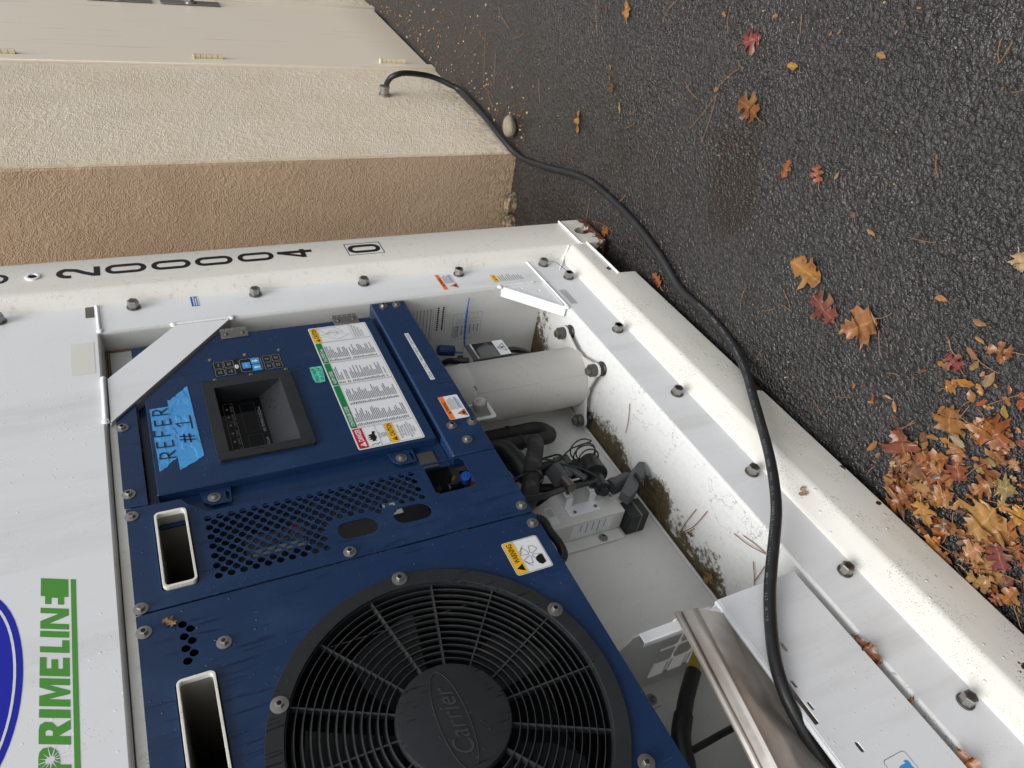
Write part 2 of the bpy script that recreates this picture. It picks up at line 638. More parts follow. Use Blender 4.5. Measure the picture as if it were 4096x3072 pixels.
def plate(name, loops, y, t, m, parent, bevel=.0012, extra=None):
    """sheet in the X-Z plane, front face at y, thickness t"""
    vs, fs = fill2d(loops, t)
    mb = MB()
    mb.add([(a, y + t / 2 - c, b) for a, b, c in vs], fs, m)
    if extra:
        extra(mb)
    me = bpy.data.meshes.new(name)
    me.from_pydata(mb.v, [], mb.f)
    for q in mb.mats:
        me.materials.append(q)
    me.polygons.foreach_set('material_index', mb.mi)
    bm = bmesh.new()
    bm.from_mesh(me)
    bmesh.ops.remove_doubles(bm, verts=bm.verts, dist=1e-6)
    bmesh.ops.recalc_face_normals(bm, faces=bm.faces)
    bm.to_mesh(me)
    bm.free()
    return mesh_obj(name, me, parent, bevel)


def rrect(x0, x1, z0, z1, r=.0, n=4):
    x0, x1 = min(x0, x1), max(x0, x1)
    z0, z1 = min(z0, z1), max(z0, z1)
    if r <= 0:
        return [(x0, z0), (x1, z0), (x1, z1), (x0, z1)]
    out = []
    for cx_, cz_, a0 in ((x1 - r, z0 + r, -90), (x1 - r, z1 - r, 0), (x0 + r, z1 - r, 90), (x0 + r, z0 + r, 180)):
        for k in range(n + 1):
            a = rad(a0 + 90 * k / n)
            out.append((cx_ + r * math.cos(a), cz_ + r * math.sin(a)))
    return out


def circ(x, z, r, n=24, rz=None):
    return [(x + r * math.cos(2 * math.pi * k / n), z + (rz or r) * math.sin(2 * math.pi * k / n)) for k in range(n)]


class ST:
    """a sticker or print: thin layered sheet with coloured shapes and lettering, one mesh"""
    def __init__(s, fr):
        s.fr = fr               # (u, v, layer) -> world
        s.mb = MB()

    def poly(s, pts, m, layer=0):
        s.mb.add([s.fr(a, b, layer) for a, b in pts], [tuple(range(len(pts)))], m)
        return s

    def rect(s, u0, u1, v0, v1, m, layer=0, r=0):
        return s.poly(rrect(u0, u1, v0, v1, r), m, layer)

    def fill(s, loops, m, layer=0):
        vs, fs = fill2d(loops)
        s.mb.add([s.fr(a, b, layer) for a, b, c in vs], fs, m)
        return s

    def text(s, body, u, v, h, m, layer=1, width=None, align='l', bold=.0, shear=0, rot=0):
        vs, fs = fill2d(None, text=body, size=1.0, bold=bold, shear=shear)
        if not vs:
            return s
        x0 = min(p[0] for p in vs)
        x1 = max(p[0] for p in vs)
        z0 = min(p[1] for p in vs)
        z1 = max(p[1] for p in vs)
        k = h / (z1 - z0)
        kx = width / (x1 - x0) if width else k
        w = (x1 - x0) * kx
        off = {'l': 0, 'c': -w / 2, 'r': -w}[align]
        ca, sa = math.cos(rad(rot)), math.sin(rad(rot))
        pts = []
        for p in vs:
            a = (p[0] - x0) * kx + off
            b = (p[1] - z0) * k
            pts.append(s.fr(u + a * ca - b * sa, v + a * sa + b * ca, layer))
        s.mb.add(pts, fs, m)
        return s

    def lines(s, u0, u1, v0, v1, n, m, layer=1, seed=0, fillr=.5, minw=.35):
        """small print: rows of short dashes"""
        rg = random.Random(seed)
        dv = (v1 - v0) / n
        for k in range(n):
            vv = v1 - dv * (k + .5)
            e = u0 + (u1 - u0) * rg.uniform(minw, 1)
            u = u0
            while u < e:
                w = rg.uniform(.0015, .005)
                s.poly([(u, vv - dv * fillr / 2), (min(u + w, e), vv - dv * fillr / 2),
                        (min(u + w, e), vv + dv * fillr / 2), (u, vv + dv * fillr / 2)], m, layer)
                u += w + .001
        return s

    def obj(s, name, parent):
        me = bpy.data.meshes.new(name)
        me.from_pydata(s.mb.v, [], s.mb.f)
        for m in s.mb.mats:
            me.materials.append(m)
        me.polygons.foreach_set('material_index', s.mb.mi)
        return mesh_obj(name, me, parent)


def on_front(y):
    return lambda u, v, k: (u, y - .0004 - .0003 * k, v)


def ribbon(pts, w):
    """stroke of constant width along a polyline, as quads"""
    P = [Vector(p) for p in pts]
    L, R_ = [], []
    for i, p in enumerate(P):
        d0 = (P[i] - P[i - 1]).normalized() if i else None
        d1 = (P[i + 1] - P[i]).normalized() if i < len(P) - 1 else None
        d = ((d0 or d1) + (d1 or d0)).normalized()
        n = Vector((-d.y, d.x))
        k = w / 2
        if d0 is not None and d1 is not None:
            k = min(w, w / 2 / max(.4, n.dot(Vector((-d1.y, d1.x)))))
        L.append(p + n * k)
        R_.append(p - n * k)
    return [[tuple(L[i]), tuple(L[i + 1]), tuple(R_[i + 1]), tuple(R_[i])] for i in range(len(P) - 1)]


def arc(cx_, cz_, rx, rz, a0, a1, n=10):
    return [(cx_ + rx * math.cos(rad(a0 + (a1 - a0) * k / n)), cz_ + rz * math.sin(rad(a0 + (a1 - a0) * k / n))) for k in range(n + 1)]


def spline(pts, n=6):
    """Catmull-Rom through points"""
    P = [Vector(p) for p in pts]
    out = []
    for i in range(len(P) - 1):
        a, b, c, d = P[max(i - 1, 0)], P[i], P[i + 1], P[min(i + 2, len(P) - 1)]
        for k in range(n):
            t = k / n
            out.append(.5 * ((2 * b) + (c - a) * t + (2 * a - 5 * b + 4 * c - d) * t * t + (3 * b - a - 3 * c + d) * t ** 3))
    out.append(P[-1])
    return out


# hardware shared by many places: head points to -Y
def hex_ring(r, y, rot=0.0):
    return [(r * math.cos(rot + math.pi / 3 * k), y, r * math.sin(rot + math.pi / 3 * k)) for k in range(6)]


def make_bolt_mesh(name, rw, tw, rh, hh, mat, mat2=None):
    mb = MB()
    mb.lathe((0, 0, 0), (0, -1, 0), [(0, 0), (rw, 0), (rw, tw), (rw * .7, tw * 1.25), (0, tw * 1.25)], mat2 or mat, 20)
    if tw > .003:
        mb.lathe((0, -tw * 1.25, 0), (0, -1, 0), [(rw * .8, 0), (rw * .8, tw * .6), (0, tw * .6)], mat, 20)
    y0 = -tw * 1.2
    mb.loft([hex_ring(rh, y0), hex_ring(rh, y0 - hh * .93), hex_ring(rh * .92, y0 - hh)], mat)
    mb.lathe((0, y0 - hh * .98, 0), (0, -1, 0), [(rh * .6, 0), (rh * .57, hh * .02), (0, hh * .02)], mat, 12)
    me = bpy.data.meshes.new(name)
    me.from_pydata(mb.v, [], mb.f)
    for q in mb.mats:
        me.materials.append(q)
    me.polygons.foreach_set('material_index', mb.mi)
    bm = bmesh.new()
    bm.from_mesh(me)
    bmesh.ops.recalc_face_normals(bm, faces=bm.faces)
    bm.to_mesh(me)
    bm.free()
    me.shade_smooth()
    me.set_sharp_from_angle(angle=rad(30))
    return me


BIG = make_bolt_mesh('frame_bolt', .0168, .0036, .0143, .0172, M['steel'], M['dullsteel'])
SMALL = make_bolt_mesh('panel_bolt', .0125, .0018, .0068, .0062, M['steel'])
FANB = make_bolt_mesh('grille_bolt', .0145, .0018, .0068, .0062, M['steel'])
SCREW = make_bolt_mesh('panel_screw', .0048, .0014, .0024, .0012, M['steel'])
_rb = random.Random(5)


def bolt(me, x, y, z, parent, name='bolt'):
    o = bpy.data.objects.new(name, me)
    COL.objects.link(o)
    o.location = (x, y, z)
    o.rotation_euler = (_rb.uniform(-.03, .03), _rb.uniform(0, 1), _rb.uniform(-.03, .03))
    attach(o, parent)
    return o


def bead(path, r, parent, name='weld_bead', seed=1, step=.006):
    """rippled weld bead"""
    P = spline(path, 8)
    pts, rr = [], []
    rg = random.Random(seed)
    L = sum((P[i + 1] - P[i]).length for i in range(len(P) - 1))
    n = max(4, int(L / step))
    acc = 0
    tot = 0
    seq = []
    for i in range(len(P) - 1):
        seq.append((tot, P[i], P[i + 1]))
        tot += (P[i + 1] - P[i]).length
    for k in range(2 * n + 1):
        s_ = tot * k / (2 * n)
        for t0, a, b in reversed(seq):
            if s_ >= t0 - 1e-9:
                pts.append(a + (b - a).normalized() * (s_ - t0))
                break
        rr.append(r * ((1.03 if k % 2 else .84) + rg.uniform(-.07, .07)))
    rr[0] = rr[-1] = r * 1.15
    mb = MB()
    mb.tube(pts, rr, M['weld'], 8)
    return mb.obj(name, parent, smooth=60)


# ================================================================ SETTING
mb = MB()
mb.add([(-120, -120, 0), (120, -120, 0), (120, 120, 0), (-120, 120, 0)], [(0, 1, 2, 3)], M['asphalt'])
kind(mb.obj('ground', smooth=0), 'structure')

# ================================================================ BUILDING
def fy(x):
    return -.004 - .0325 * (x - .62)


bld = root('stucco_building', (.62, 0, 0), 'stucco building with cream front, brown side wall and flush cream door', 'building')
H = 3.4
mb = MB()
mb.prism([(.622, fy(.622)), (1.585, fy(1.585)), (1.585, .2), (.622, .2)], -.02, H, M['cream'])
mb.prism([(2.685, fy(2.685)), (6.0, fy(6.0)), (6.0, .2), (2.685, .2)], -.02, H, M['cream'])
mb.prism([(1.585, fy(1.585)), (2.685, fy(2.685)), (2.685, .2), (1.585, .2)], 2.12, H, M['cream'])
mb.obj('front_wall', bld, smooth=0)
mb = MB()
mb.prism([(.61, .003), (.612, 9), (.85, 9), (.85, .21), (.622, .21), (.622, .003)], -.02, H, M['brown'])
mb.obj('side_wall', bld, bevel=.004)
mb = MB()
mb.box(.5, 6.1, -.25, 9.1, H + .003, H + .18, M['cream'])
mb.obj('roof', bld)
mb = MB()
fd = lambda x, d: fy(x) + d
mb.prism([(1.588, fd(1.588, -.012)), (1.652, fd(1.652, -.012)), (1.652, .05), (1.588, .05)], -.01, 2.118, M['door'])
mb.prism([(2.624, fd(2.624, -.012)), (2.682, fd(2.682, -.012)), (2.682, .05), (2.624, .05)], -.01, 2.118, M['door'])
mb.prism([(1.655, fd(1.655, -.012)), (2.621, fd(2.621, -.012)), (2.621, .05), (1.655, .05)], 2.058, 2.117, M['door'])
mb.obj('door_frame', bld, bevel=.004)
mb = MB()
mb.prism([(1.656, fd(1.656, -.004)), (2.62, fd(2.62, -.004)), (2.62, .045), (1.656, .045)], .012, 2.054, M['door'])
door = mb.obj('door', bld, bevel=.003)
for z0, z1 in ((1.0, 1.12), (.135, .262), (1.8, 1.92)):
    mb = MB()
    yy = fd(1.66, -.018)
    n = 5
    for k in range(n):
        a = z0 + (z1 - z0) * k / n
        mb.cyl((1.658, yy, a + .001), (0, 0, 1), .0115, (z1 - z0) / n - .002, M['hinge'], 14)
    mb.cyl((1.658, yy, z1), (0, 0, 1), .014, .006, M['hinge'], 14)
    mb.box(1.66, 1.69, yy + .006, yy + .016, z0, z1, M['hinge'])
    mb.obj('hinge', door)
for z0, z1, zk in ((1.222, 1.52, 1.37), (.888, 1.18, 1.032)):
    mb = MB()
    yy = fd(2.56, -.006)
    mb.box(2.497, 2.577, yy - .004, yy, z0, z1, M['steel'])
    mb.obj('latch_plate', door, bevel=.001)
    mb = MB()
    mb.lathe((2.535, yy - .004, zk), (0, -1, 0), [(.03, 0), (.03, .006), (.014, .012), (.013, .035), (.028, .048), (.03, .062), (.02, .072), (0, .074)], M['steel'], 24)
    mb.obj('door_knob', door)
mb = MB()
mb.lathe((1.25, fy(1.25), .372), (0, -1, 0), [(.026, 0), (.026, .008), (.02, .010), (.02, .03), (.023, .032), (.023, .042), (.014, .043), (.0, .043)], M['steel'], 20)
mb.obj('conduit_fitting', bld)
# broken footing along the brown side
rg = random.Random(3)
mb = MB()
y = .15
while y < 1.2:
    ly = rg.uniform(.08, .2)
    x0 = .605
    w = rg.uniform(.03, .07) + .03 * min(1, y * 3)
    ring0, ring1 = [], []
    k = 10
    for i in range(k):
        a = 2 * math.pi * i / k
        ex = x0 - w * .5 + w * .5 * math.cos(a) * rg.uniform(.85, 1.05)
        ey = y + ly / 2 + ly / 2 * math.sin(a) * rg.uniform(.85, 1.05)
        ring0.append((ex, ey, -.01))
        ring1.append((x0 - w * .5 + (ex - x0 + w * .5) * .8, y + ly / 2 + (ey - y - ly / 2) * .85, rg.uniform(.018, .04)))
    mb.loft([ring0, ring1], M['footing'])
    y += ly * .93
mb.obj('footing', bld, bevel=.004)

# ================================================================ CONTAINER
YF = .04        # frame flange / upper panel plane
YB = .045       # blue panel plane
con = root('refrigerated_container', (-1.219, 0, .02), 'white refrigerated shipping container with blue machinery panels, black fan and open lower bay', 'container')

# corner post: folded section, ID characters on its front
pr = [(0, .10), (0, .008), (-.0015, .003), (-.006, 0), (-.150, 0), (-.157, .0015), (-.1625, .006), (-.1755, .031), (-.1795, .0385), (-.187, .042), (-.19, .10)]
mb = MB()
mb.loft([[(x, y, z) for x, y in pr] for z in (.126, 2.79)], M['shell'])
post = mb.obj('corner_post', con, smooth=50)

# bottom rail with the notch beside the casting
def rail_ring(x, z0):
    return [(x, .001, z0 + .002), (x, 0, z0 + .008), (x, 0, .150), (x, .0012, .159), (x, .006, .1655), (x, .031, .198), (x, .036, .2035), (x, .046, .2065), (x, .09, .2065), (x, .09, z0)]
mb = MB()
mb.loft([rail_ring(-.158, .10), rail_ring(-.359, .10), rail_ring(-.363, .03), rail_ring(-2.28, .03)], M['rail'])
rail = mb.obj('bottom_rail', con, smooth=50)

# corner casting with its slotted hole
out = rrect(-.162, .003, .02, .126, .012)
hole = [(-.075 + .024 * math.cos(a) * 1.0 - .3 * .037 * math.sin(a) * .5, .066 + .038 * math.sin(a)) for a in [2 * math.pi * k / 24 for k in range(24)]]
cast = plate('corner_casting', [out, hole], -.003, .026, M['casting'], con, .004)
mb = MB()
mb.box(-.160, .001, .02, .165, .022, .03, M['casting'])
mb.box(-.160, .001, .02, .165, .115, .124, M['casting'])
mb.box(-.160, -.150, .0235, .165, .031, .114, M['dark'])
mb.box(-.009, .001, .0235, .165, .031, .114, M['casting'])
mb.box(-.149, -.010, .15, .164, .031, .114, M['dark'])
mb.obj('casting_body', con)
bead([(.0, -.003, .126), (-.08, -.004, .1262), (-.156, -.003, .126)], .0035, con, seed=2)
bead([(-.156, -.001, .099), (-.26, -.002, .099), (-.365, -.001, .0985)], .0042, con, seed=3)
bead([(-.160, .003, .172), (-.186, .03, .196), (-.245, .042, .245)], .003, con, seed=4)

# rest of the box: side, roof, floor edge, far side (outside the view)
mb = MB()
mb.box(-.03, -.004, .103, 12.1, .16, 2.74, M['shell'])
mb.box(-2.434, -2.408, .103, 12.1, .16, 2.74, M['shell'])
mb.obj('side_wall', con)
mb = MB()
mb.box(-2.42, -.018, .103, 12.1, 2.78, 2.86, M['shell'])
mb.obj('roof', con)
mb = MB()
mb.box(-2.40, -.035, .17, 12.0, .05, .16, M['darkmetal'])
mb.obj('underframe', con)
mb = MB()
mb.loft([[(-2.438 - x, y, z) for x, y in pr] for z in (.126, 2.79)], M['shell'])
mb.box(-2.441, -2.276, -.003, .16, .02, .124, M['casting'])
mb.obj('corner_post', con, smooth=50)

# machinery frame: flange + upper panel in one plane, opening for bay and blue panels
def opening(off, r):
    return rrect(-2.13 - off, -.306 + off, .327 - off, 1.585 + off, r, 5)
plate('machinery_frame', [rrect(-2.26, -.178, .200, 2.74), opening(.007, .014)], YF, .003, M['white'], con, 0)
walls, floor_ = MB(), MB()
prof = [(.007, .0), (.0045, .0008), (.002, .0025), (.0007, .005), (0, .008), (0, .293)]
loops = [(opening(o, .014 - .007 + o + .0005), YF + d) for o, d in prof]
n = len(loops[0][0])
for a in range(len(loops) - 1):
    (l0, y0), (l1, y1) = loops[a], loops[a + 1]
    for i in range(n):
        j = (i + 1) % n
        q = [(l0[i][0], y0, l0[i][1]), (l0[j][0], y0, l0[j][1]), (l1[j][0], y1, l1[j][1]), (l1[i][0], y1, l1[i][1])]
        low = max(p[2] for p in q) < .335
        (floor_ if low else walls).add(q, [(0, 1, 2, 3)], M['floor'] if low else M['bay'])
def weld_obj(mb_, name):
    o = mb_.obj(name, con, smooth=0)
    bm = bmesh.new()
    bm.from_mesh(o.data)
    bmesh.ops.remove_doubles(bm, verts=bm.verts, dist=1e-5)
    bmesh.ops.recalc_face_normals(bm, faces=bm.faces)
    bm.to_mesh(o.data)
    bm.free()
    o.data.shade_smooth()
    o.data.set_sharp_from_angle(angle=rad(50))
    return o
recess = weld_obj(walls, 'recess_wall')
bfloor = weld_obj(floor_, 'bay_floor')
mb = MB()
mb.box(-2.14, -.30, .333, .345, .32, 1.6, M['bay'])
mb.obj('back_wall', con)
mb = MB()
mb.tube([(-.32, .329, .332), (-.9, .3285, .3335), (-2.1, .329, .332)], .0045, M['bay'], 8)
mb.obj('floor_seam', con)
mb = MB()
mb.box(-2.1, -.97, .085, .33, .835, .843, M['darkmetal'])
mb.box(-.965, -.32, .095, .33, .905, .912, M['darkmetal'])
mb.obj('light_divider', con)  # added dividers, keep bay light out of the space above
mb = MB()
mb.box(-2.12, -.615, .052, .07, 1.556, 1.5835, M['shell'])
mb.obj('panel_rail', con, bevel=.002)

# gussets, their welds, corner panel behind
g = plate('corner_gusset', [[(-.309, 1.414), (-.309, 1.283), (-.654, 1.578), (-.497, 1.578)]], YF - .001, .004, M['white'], con, .001)
mb = MB()
d = Vector((-.654 + .309, 0, 1.578 - 1.283)).normalized()
nrm2 = Vector((d.z, 0, -d.x))
a, b = Vector((-.309, .043, 1.283)), Vector((-.654, .043, 1.578))
mb.add([a, b, b + Vector((0, .03, 0)), a + Vector((0, .03, 0)), a + nrm2 * .003, b + nrm2 * .003, b + Vector((0, .03, 0)) + nrm2 * .003, a + Vector((0, .03, 0)) + nrm2 * .003],
       [(0, 1, 2, 3), (7, 6, 5, 4), (0, 4, 5, 1), (1, 5, 6, 2), (2, 6, 7, 3), (3, 7, 4, 0)], M['bay'])
mb.obj('gusset_lip', g)
mb = MB()
mb.box(-.70, -.30, .098, .104, 1.30, 1.588, M['bay'])
mb.obj('corner_panel', con)
seamdirt = plain('seam_dirt', srgb(128, 112, 86), .8, grain=.8)
mb = MB()
mb.tube([(-.31, .097, 1.578), (-.5, .097, 1.579), (-.66, .097, 1.578)], .0042, seamdirt, 6)
mb.tube([(-.3105, .097, 1.576), (-.311, .097, 1.43), (-.3105, .097, 1.31)], .0036, seamdirt, 6)
mb.obj('sealant_seam', con)
for a, b, s_, r in (((-.183, 1.588), (-.294, 1.586), 5, .0045), ((-.493, 1.586), (-.645, 1.587), 6, .0058), ((-.304, 1.416), (-.303, 1.280), 7, .0045),
                    ((-.181, .334), (-.30, .3315), 8, .0034), ((-.30, .3315), (-.452, .329), 9, .0038), ((-.2985, .372), (-.301, .488), 10, .0034)):
    bead([(a[0], YF - .001, a[1]), ((a[0] + b[0]) / 2, YF - .001, (a[1] + b[1]) / 2), (b[0], YF - .001, b[1])], r, con, seed=s_, step=.006)
for x, z in ((-.304, 1.419), (-.302, 1.277), (-.296, 1.585), (-.645, 1.588), (-.304, .489), (-.455, .331)):
    mb = MB()
    mb.lathe((x, YF + .002, z), (0, -1, 0), [(.0085, 0), (.0075, .004), (.004, .0065), (0, .007)], M['weld'], 12)
    mb.obj('weld_blob', con)
g2 = plate('corner_gusset', [[(-.3, .333), (-.3, .484), (-.448, .333)], circ(-.345, .375, .004, 10), circ(-.322, .425, .004, 10)], YF + .003, .004, M['white'], con, .001)
mb = MB()
p0, p1 = Vector((-.306, .04, .485)), Vector((-.456, .04, .336))
dd = (p1 - p0).normalized()
nn = Vector((-dd.z, 0, dd.x)) * -1
q = [p0, p1, p1 + Vector((0, .035, 0)), p0 + Vector((0, .035, 0))]
nn = Vector((-.7, 0, .72)).normalized() * .011
mb.add([*q, *[v - nn for v in q]], [(0, 1, 2, 3), (7, 6, 5, 4), (0, 4, 5, 1), (1, 5, 6, 2), (2, 6, 7, 3), (3, 7, 4, 0)], M['white'])
mb.obj('gusset_lip', g2, bevel=.002)

# frame bolts, 12 inches apart
for x, z in ((-.207, 1.80), (-.205, 1.504), (-.204, 1.199), (-.206, .892), (-.209, .59), (-.204, .286), (-.297, .2405), (-.604, .241),
             (-.909, .241), (-1.218, .2385), (-1.523, .2375), (-1.829, .241), (-2.13, .241)):
    bolt(BIG, x, YF, z, con, 'frame_bolt')
mb = MB()
mb.tube(spline([(-.211, .024, .283), (-.235, .014, .262), (-.262, .012, .258), (-.285, .018, .247), (-.293, .022, .243)], 5), .0009, M['dullsteel'], 6)
mb.obj('safety_wire', con)
mb = MB()
mb.lathe((-.075, 0, 1.7225), (0, -1, 0), [(.0185, -.001), (.0165, .0035), (.0115, .004), (.0095, .001), (.0095, -.004)], M['weld'], 22, True)
mb.obj('plug_ring', con)
mb = MB()
mb.lathe((-.075, -.0005, 1.7225), (0, -1, 0), [(.0098, 0), (.0098, .0006), (0, .0006)], M['dark'], 16)
mb.obj('hole_disc', con)  # black disc on the post stands in for the shaded hole

# ID characters
def glyph_zero(cx_, z0):
    w, h, t = .0485, .1, .0135
    o_ = arc(cx_, z0 + w / 2, w / 2, w / 2, 180, 360) + arc(cx_, z0 + h - w / 2, w / 2, w / 2, 0, 180)
    i_ = arc(cx_, z0 + w / 2, w / 2 - t, w / 2 - t, 180, 360) + arc(cx_, z0 + h - w / 2, w / 2 - t, w / 2 - t, 0, 180)
    return [o_, i_]
fr = on_front(0)
for cx_, z0 in ((-.0695, 1.458), (-.0695, 1.346), (-.0685, 1.235), (-.066, 1.121), (-.070, .802)):
    ST(fr).fill(glyph_zero(cx_, z0), M['id']).obj('id_digit', con)
s = ST(fr)
cx_, z0 = -.0715, 1.57
for q in ribbon(arc(cx_, z0 + .0725, .0185, .0215, 195, 20, 12) + [(cx_ + .012, z0 + .056), (cx_ - .004, z0 + .036), (cx_ - .0155, z0 + .0165), (cx_ - .0168, z0 + .008)], .0145):
    s.poly(q, M['id'], 0)
s.rect(cx_ - .0245, cx_ + .0245, z0, z0 + .0145, M['id'], 1)
s.obj('id_digit', con)
s = ST(fr)
cx_, z0 = -.0665, 1.009
s.rect(cx_ + .003, cx_ + .0175, z0, z0 + .1, M['id'], 0)
s.rect(cx_ - .0245, cx_ + .0235, z0 + .021, z0 + .035, M['id'], 1)
s.poly([(cx_ + .004, z0 + .1), (cx_ + .0165, z0 + .1), (cx_ - .0125, z0 + .032), (cx_ - .0245, z0 + .032)], M['id'], 2)
s.obj('id_digit', con)
ST(fr).fill([[(-.049, 1.876), (-.060, 1.876), (-.060, 1.799)] + arc(-.0725, 1.799, .0125, .0125, 0, -180) + [(-.085, 1.876), (-.096, 1.876), (-.096, 1.799)] + arc(-.0725, 1.799, .0235, .0235, 180, 360)], M['id']).obj('id_letter', con)
ST(fr).fill([rrect(-.105, -.035, .7955, .9075), rrect(-.1026, -.0374, .7979, .9051)], M['id']).obj('id_box', con)

# upper panel graphics
fr = on_front(YF)
L = []
def gl(x0, x1, loops):
    w = x1 - x0
    for lp in loops:
        L.append([(x0 + u * w + (v - 1) * .0165, 1.6635 + v * .0405) for u, v in lp])
def bar(x0, x1, y0=0, y1=1):
    return [(x0, y0), (x1, y0), (x1, y1), (x0, y1)]
gl(-1.387, -1.346, [[(0, 0), (.36, 0), (.36, .34), (.6, .34), (.86, .42), (1, .62), (.95, .86), (.8, .97), (.6, 1), (0, 1)], [(.36, .54), (.36, .8), (.52, .8), (.6, .74), (.6, .6), (.52, .54)]])
gl(-1.342, -1.305, [[(0, 0), (.36, 0), (.36, .38), (.66, 0), (1.08, 0), (.74, .42), (.94, .58), (.96, .82), (.82, .97), (.62, 1), (0, 1)], [(.36, .56), (.36, .8), (.54, .8), (.6, .74), (.6, .62), (.54, .56)]])
gl(-1.3, -1.286, [bar(0, 1)])
gl(-1.281, -1.233, [[(0, 0), (.25, 0), (.25, .7), (.45, 0), (.58, 0), (.76, .7), (.76, 0), (1, 0), (1, 1), (.66, 1), (.51, .45), (.36, 1), (0, 1)]])
gl(-1.229, -1.195, [[(0, 0), (1, 0), (1, .22), (.4, .22), (.4, .39), (.9, .39), (.9, .61), (.4, .61), (.4, .78), (1, .78), (1, 1), (0, 1)]])
gl(-1.186, -1.162, [[(0, 0), (1, 0), (1, .24), (.46, .24), (.46, 1), (0, 1)]])
gl(-1.157, -1.145, [bar(0, 1)])
gl(-1.141, -1.099, [[(0, 0), (.26, 0), (.26, .68), (.68, 0), (1, 0), (1, 1), (.74, 1), (.74, .36), (.36, 1), (0, 1)]])
gl(-1.091, -1.036, [[(0, .16), (.3, .16), (.3, 0), (1, 0), (1, 1), (.3, 1), (.3, .84), (0, .84), (0, .62), (.25, .62), (.25, .38), (0, .38)]])
s = ST(fr).fill(L, P_LG)
s.poly([(-1.41, 1.652), (-1.0565, 1.652), (-1.0535, 1.6595), (-1.41, 1.6595)], P_LG)
rg = random.Random(2)
for k in range(13):
    a = 2 * math.pi * k / 13 + .2
    r = .017 if k % 3 else .026
    w = .0011
    c0 = (-1.372, 1.688)
    s.poly([(c0[0] - w * math.sin(a), c0[1] + w * math.cos(a)), (c0[0] + w * math.sin(a), c0[1] - w * math.cos(a)), (c0[0] + r * math.cos(a), c0[1] + r * math.sin(a))], P_W, 1)
s.poly(circ(-1.372, 1.688, .0052, 12), P_W, 2)
s.obj('lettering', con)
s = ST(fr)
s.poly(circ(-1.22, 1.7955, .180, 48, .0695), P_B, 0)
s.fill([circ(-1.22, 1.7955, .1665, 48, .0605), circ(-1.22, 1.7955, .1605, 48, .0568)], P_W, 1)
s.text('Carrier', -1.22, 1.775, .05, P_W, 1, align='c', shear=.3)
s.obj('oval_logo', con)
ST(fr).rect(-.468, -.341, 1.6005, 1.649, flat('blank_label', srgb(232, 231, 222)), 0).obj('label', con)
ST(fr).rect(-.2325, -.182, 1.595, 1.615, M['dullsteel'], 0).obj('label_residue', con)
s = ST(fr).rect(-.230, -.181, 1.346, 1.366, P_NB, 0)
for k in range(3):
    s.lines(-.227, -.184, 1.361 - k * .0055 - .004, 1.361 - k * .0055, 1, P_W, 1, k, .8, .85)
s.obj('label', con)
def warn_sticker(x0, x1, z0, z1, parent, y, seed):
    """orange WARNING sticker: orange header on top, small print, hazard triangle"""
    s = ST(on_front(y)).rect(x0, x1, z0, z1, P_W, 0, .003)
    hh = (z1 - z0) * .26
    s.rect(x0 + .0005, x1 - .0005, z1 - hh, z1 - .0005, P_O, 1)
    s.poly([(x0 + .020, z1 - hh + .0025), (x0 + .0285, z1 - hh + .0025), (x0 + .0242, z1 - .0035)], P_K, 2)
    s.text('WARNING', x0 + .031, z1 - hh + .0032, hh * .55, P_K, 2, width=.034, bold=.01)
    s.poly([(x0 + .004, z0 + .003), (x0 + .031, z0 + .003), (x0 + .0175, z0 + .026)], P_K, 1)
    s.poly([(x0 + .006, z0 + .0042), (x0 + .029, z0 + .0042), (x0 + .0175, z0 + .0238)], P_O, 2)
    s.poly([(x0 + .011, z0 + .0062), (x0 + .0235, z0 + .0066), (x0 + .019, z0 + .016), (x0 + .0165, z0 + .011), (x0 + .014, z0 + .015)], P_K, 3)
    s.lines(x0 + .034, x1 - .003, z0 + .016, z1 - hh - .002, 5, P_G, 1, seed, .45, .7)
    s.lines(x0 + .036, x1 - .006, z0 + .008, z0 + .015, 2, P_NB, 1, seed + 1, .6, .8)
    s.lines(x0 + .034, x1 - .006, z0 + .003, z0 + .008, 2, P_G, 1, seed + 2, .45, .7)
    s.obj('warning_sticker', parent)
warn_sticker(-.287, -.199, .615, .668, con, YF, 4)
s = ST(fr).rect(-.277, -.233, .3755, .495, P_W, 0).rect(-.2765, -.2335, .478, .4945, P_Y, 1)
s.poly([(-.268, .481), (-.259, .481), (-.2635, .489)], P_K, 2)
s.text('CAUTION', -.257, .482, .006, P_K, 2, width=.018)
s.lines(-.274, -.236, .39, .474, 11, P_G, 1, 9, .4, .6)
s.obj('caution_sticker', con)
s = ST(fr).rect(-.445, -.358, .2845, .311, flat('grey_label', srgb(214, 216, 218)), 0, .003)
for k in range(4):
    s.lines(-.44, -.363, .289 + k * .005, .2935 + k * .005, 1, P_G, 1, 20 + k, .5, .8)
s.obj('label', con)

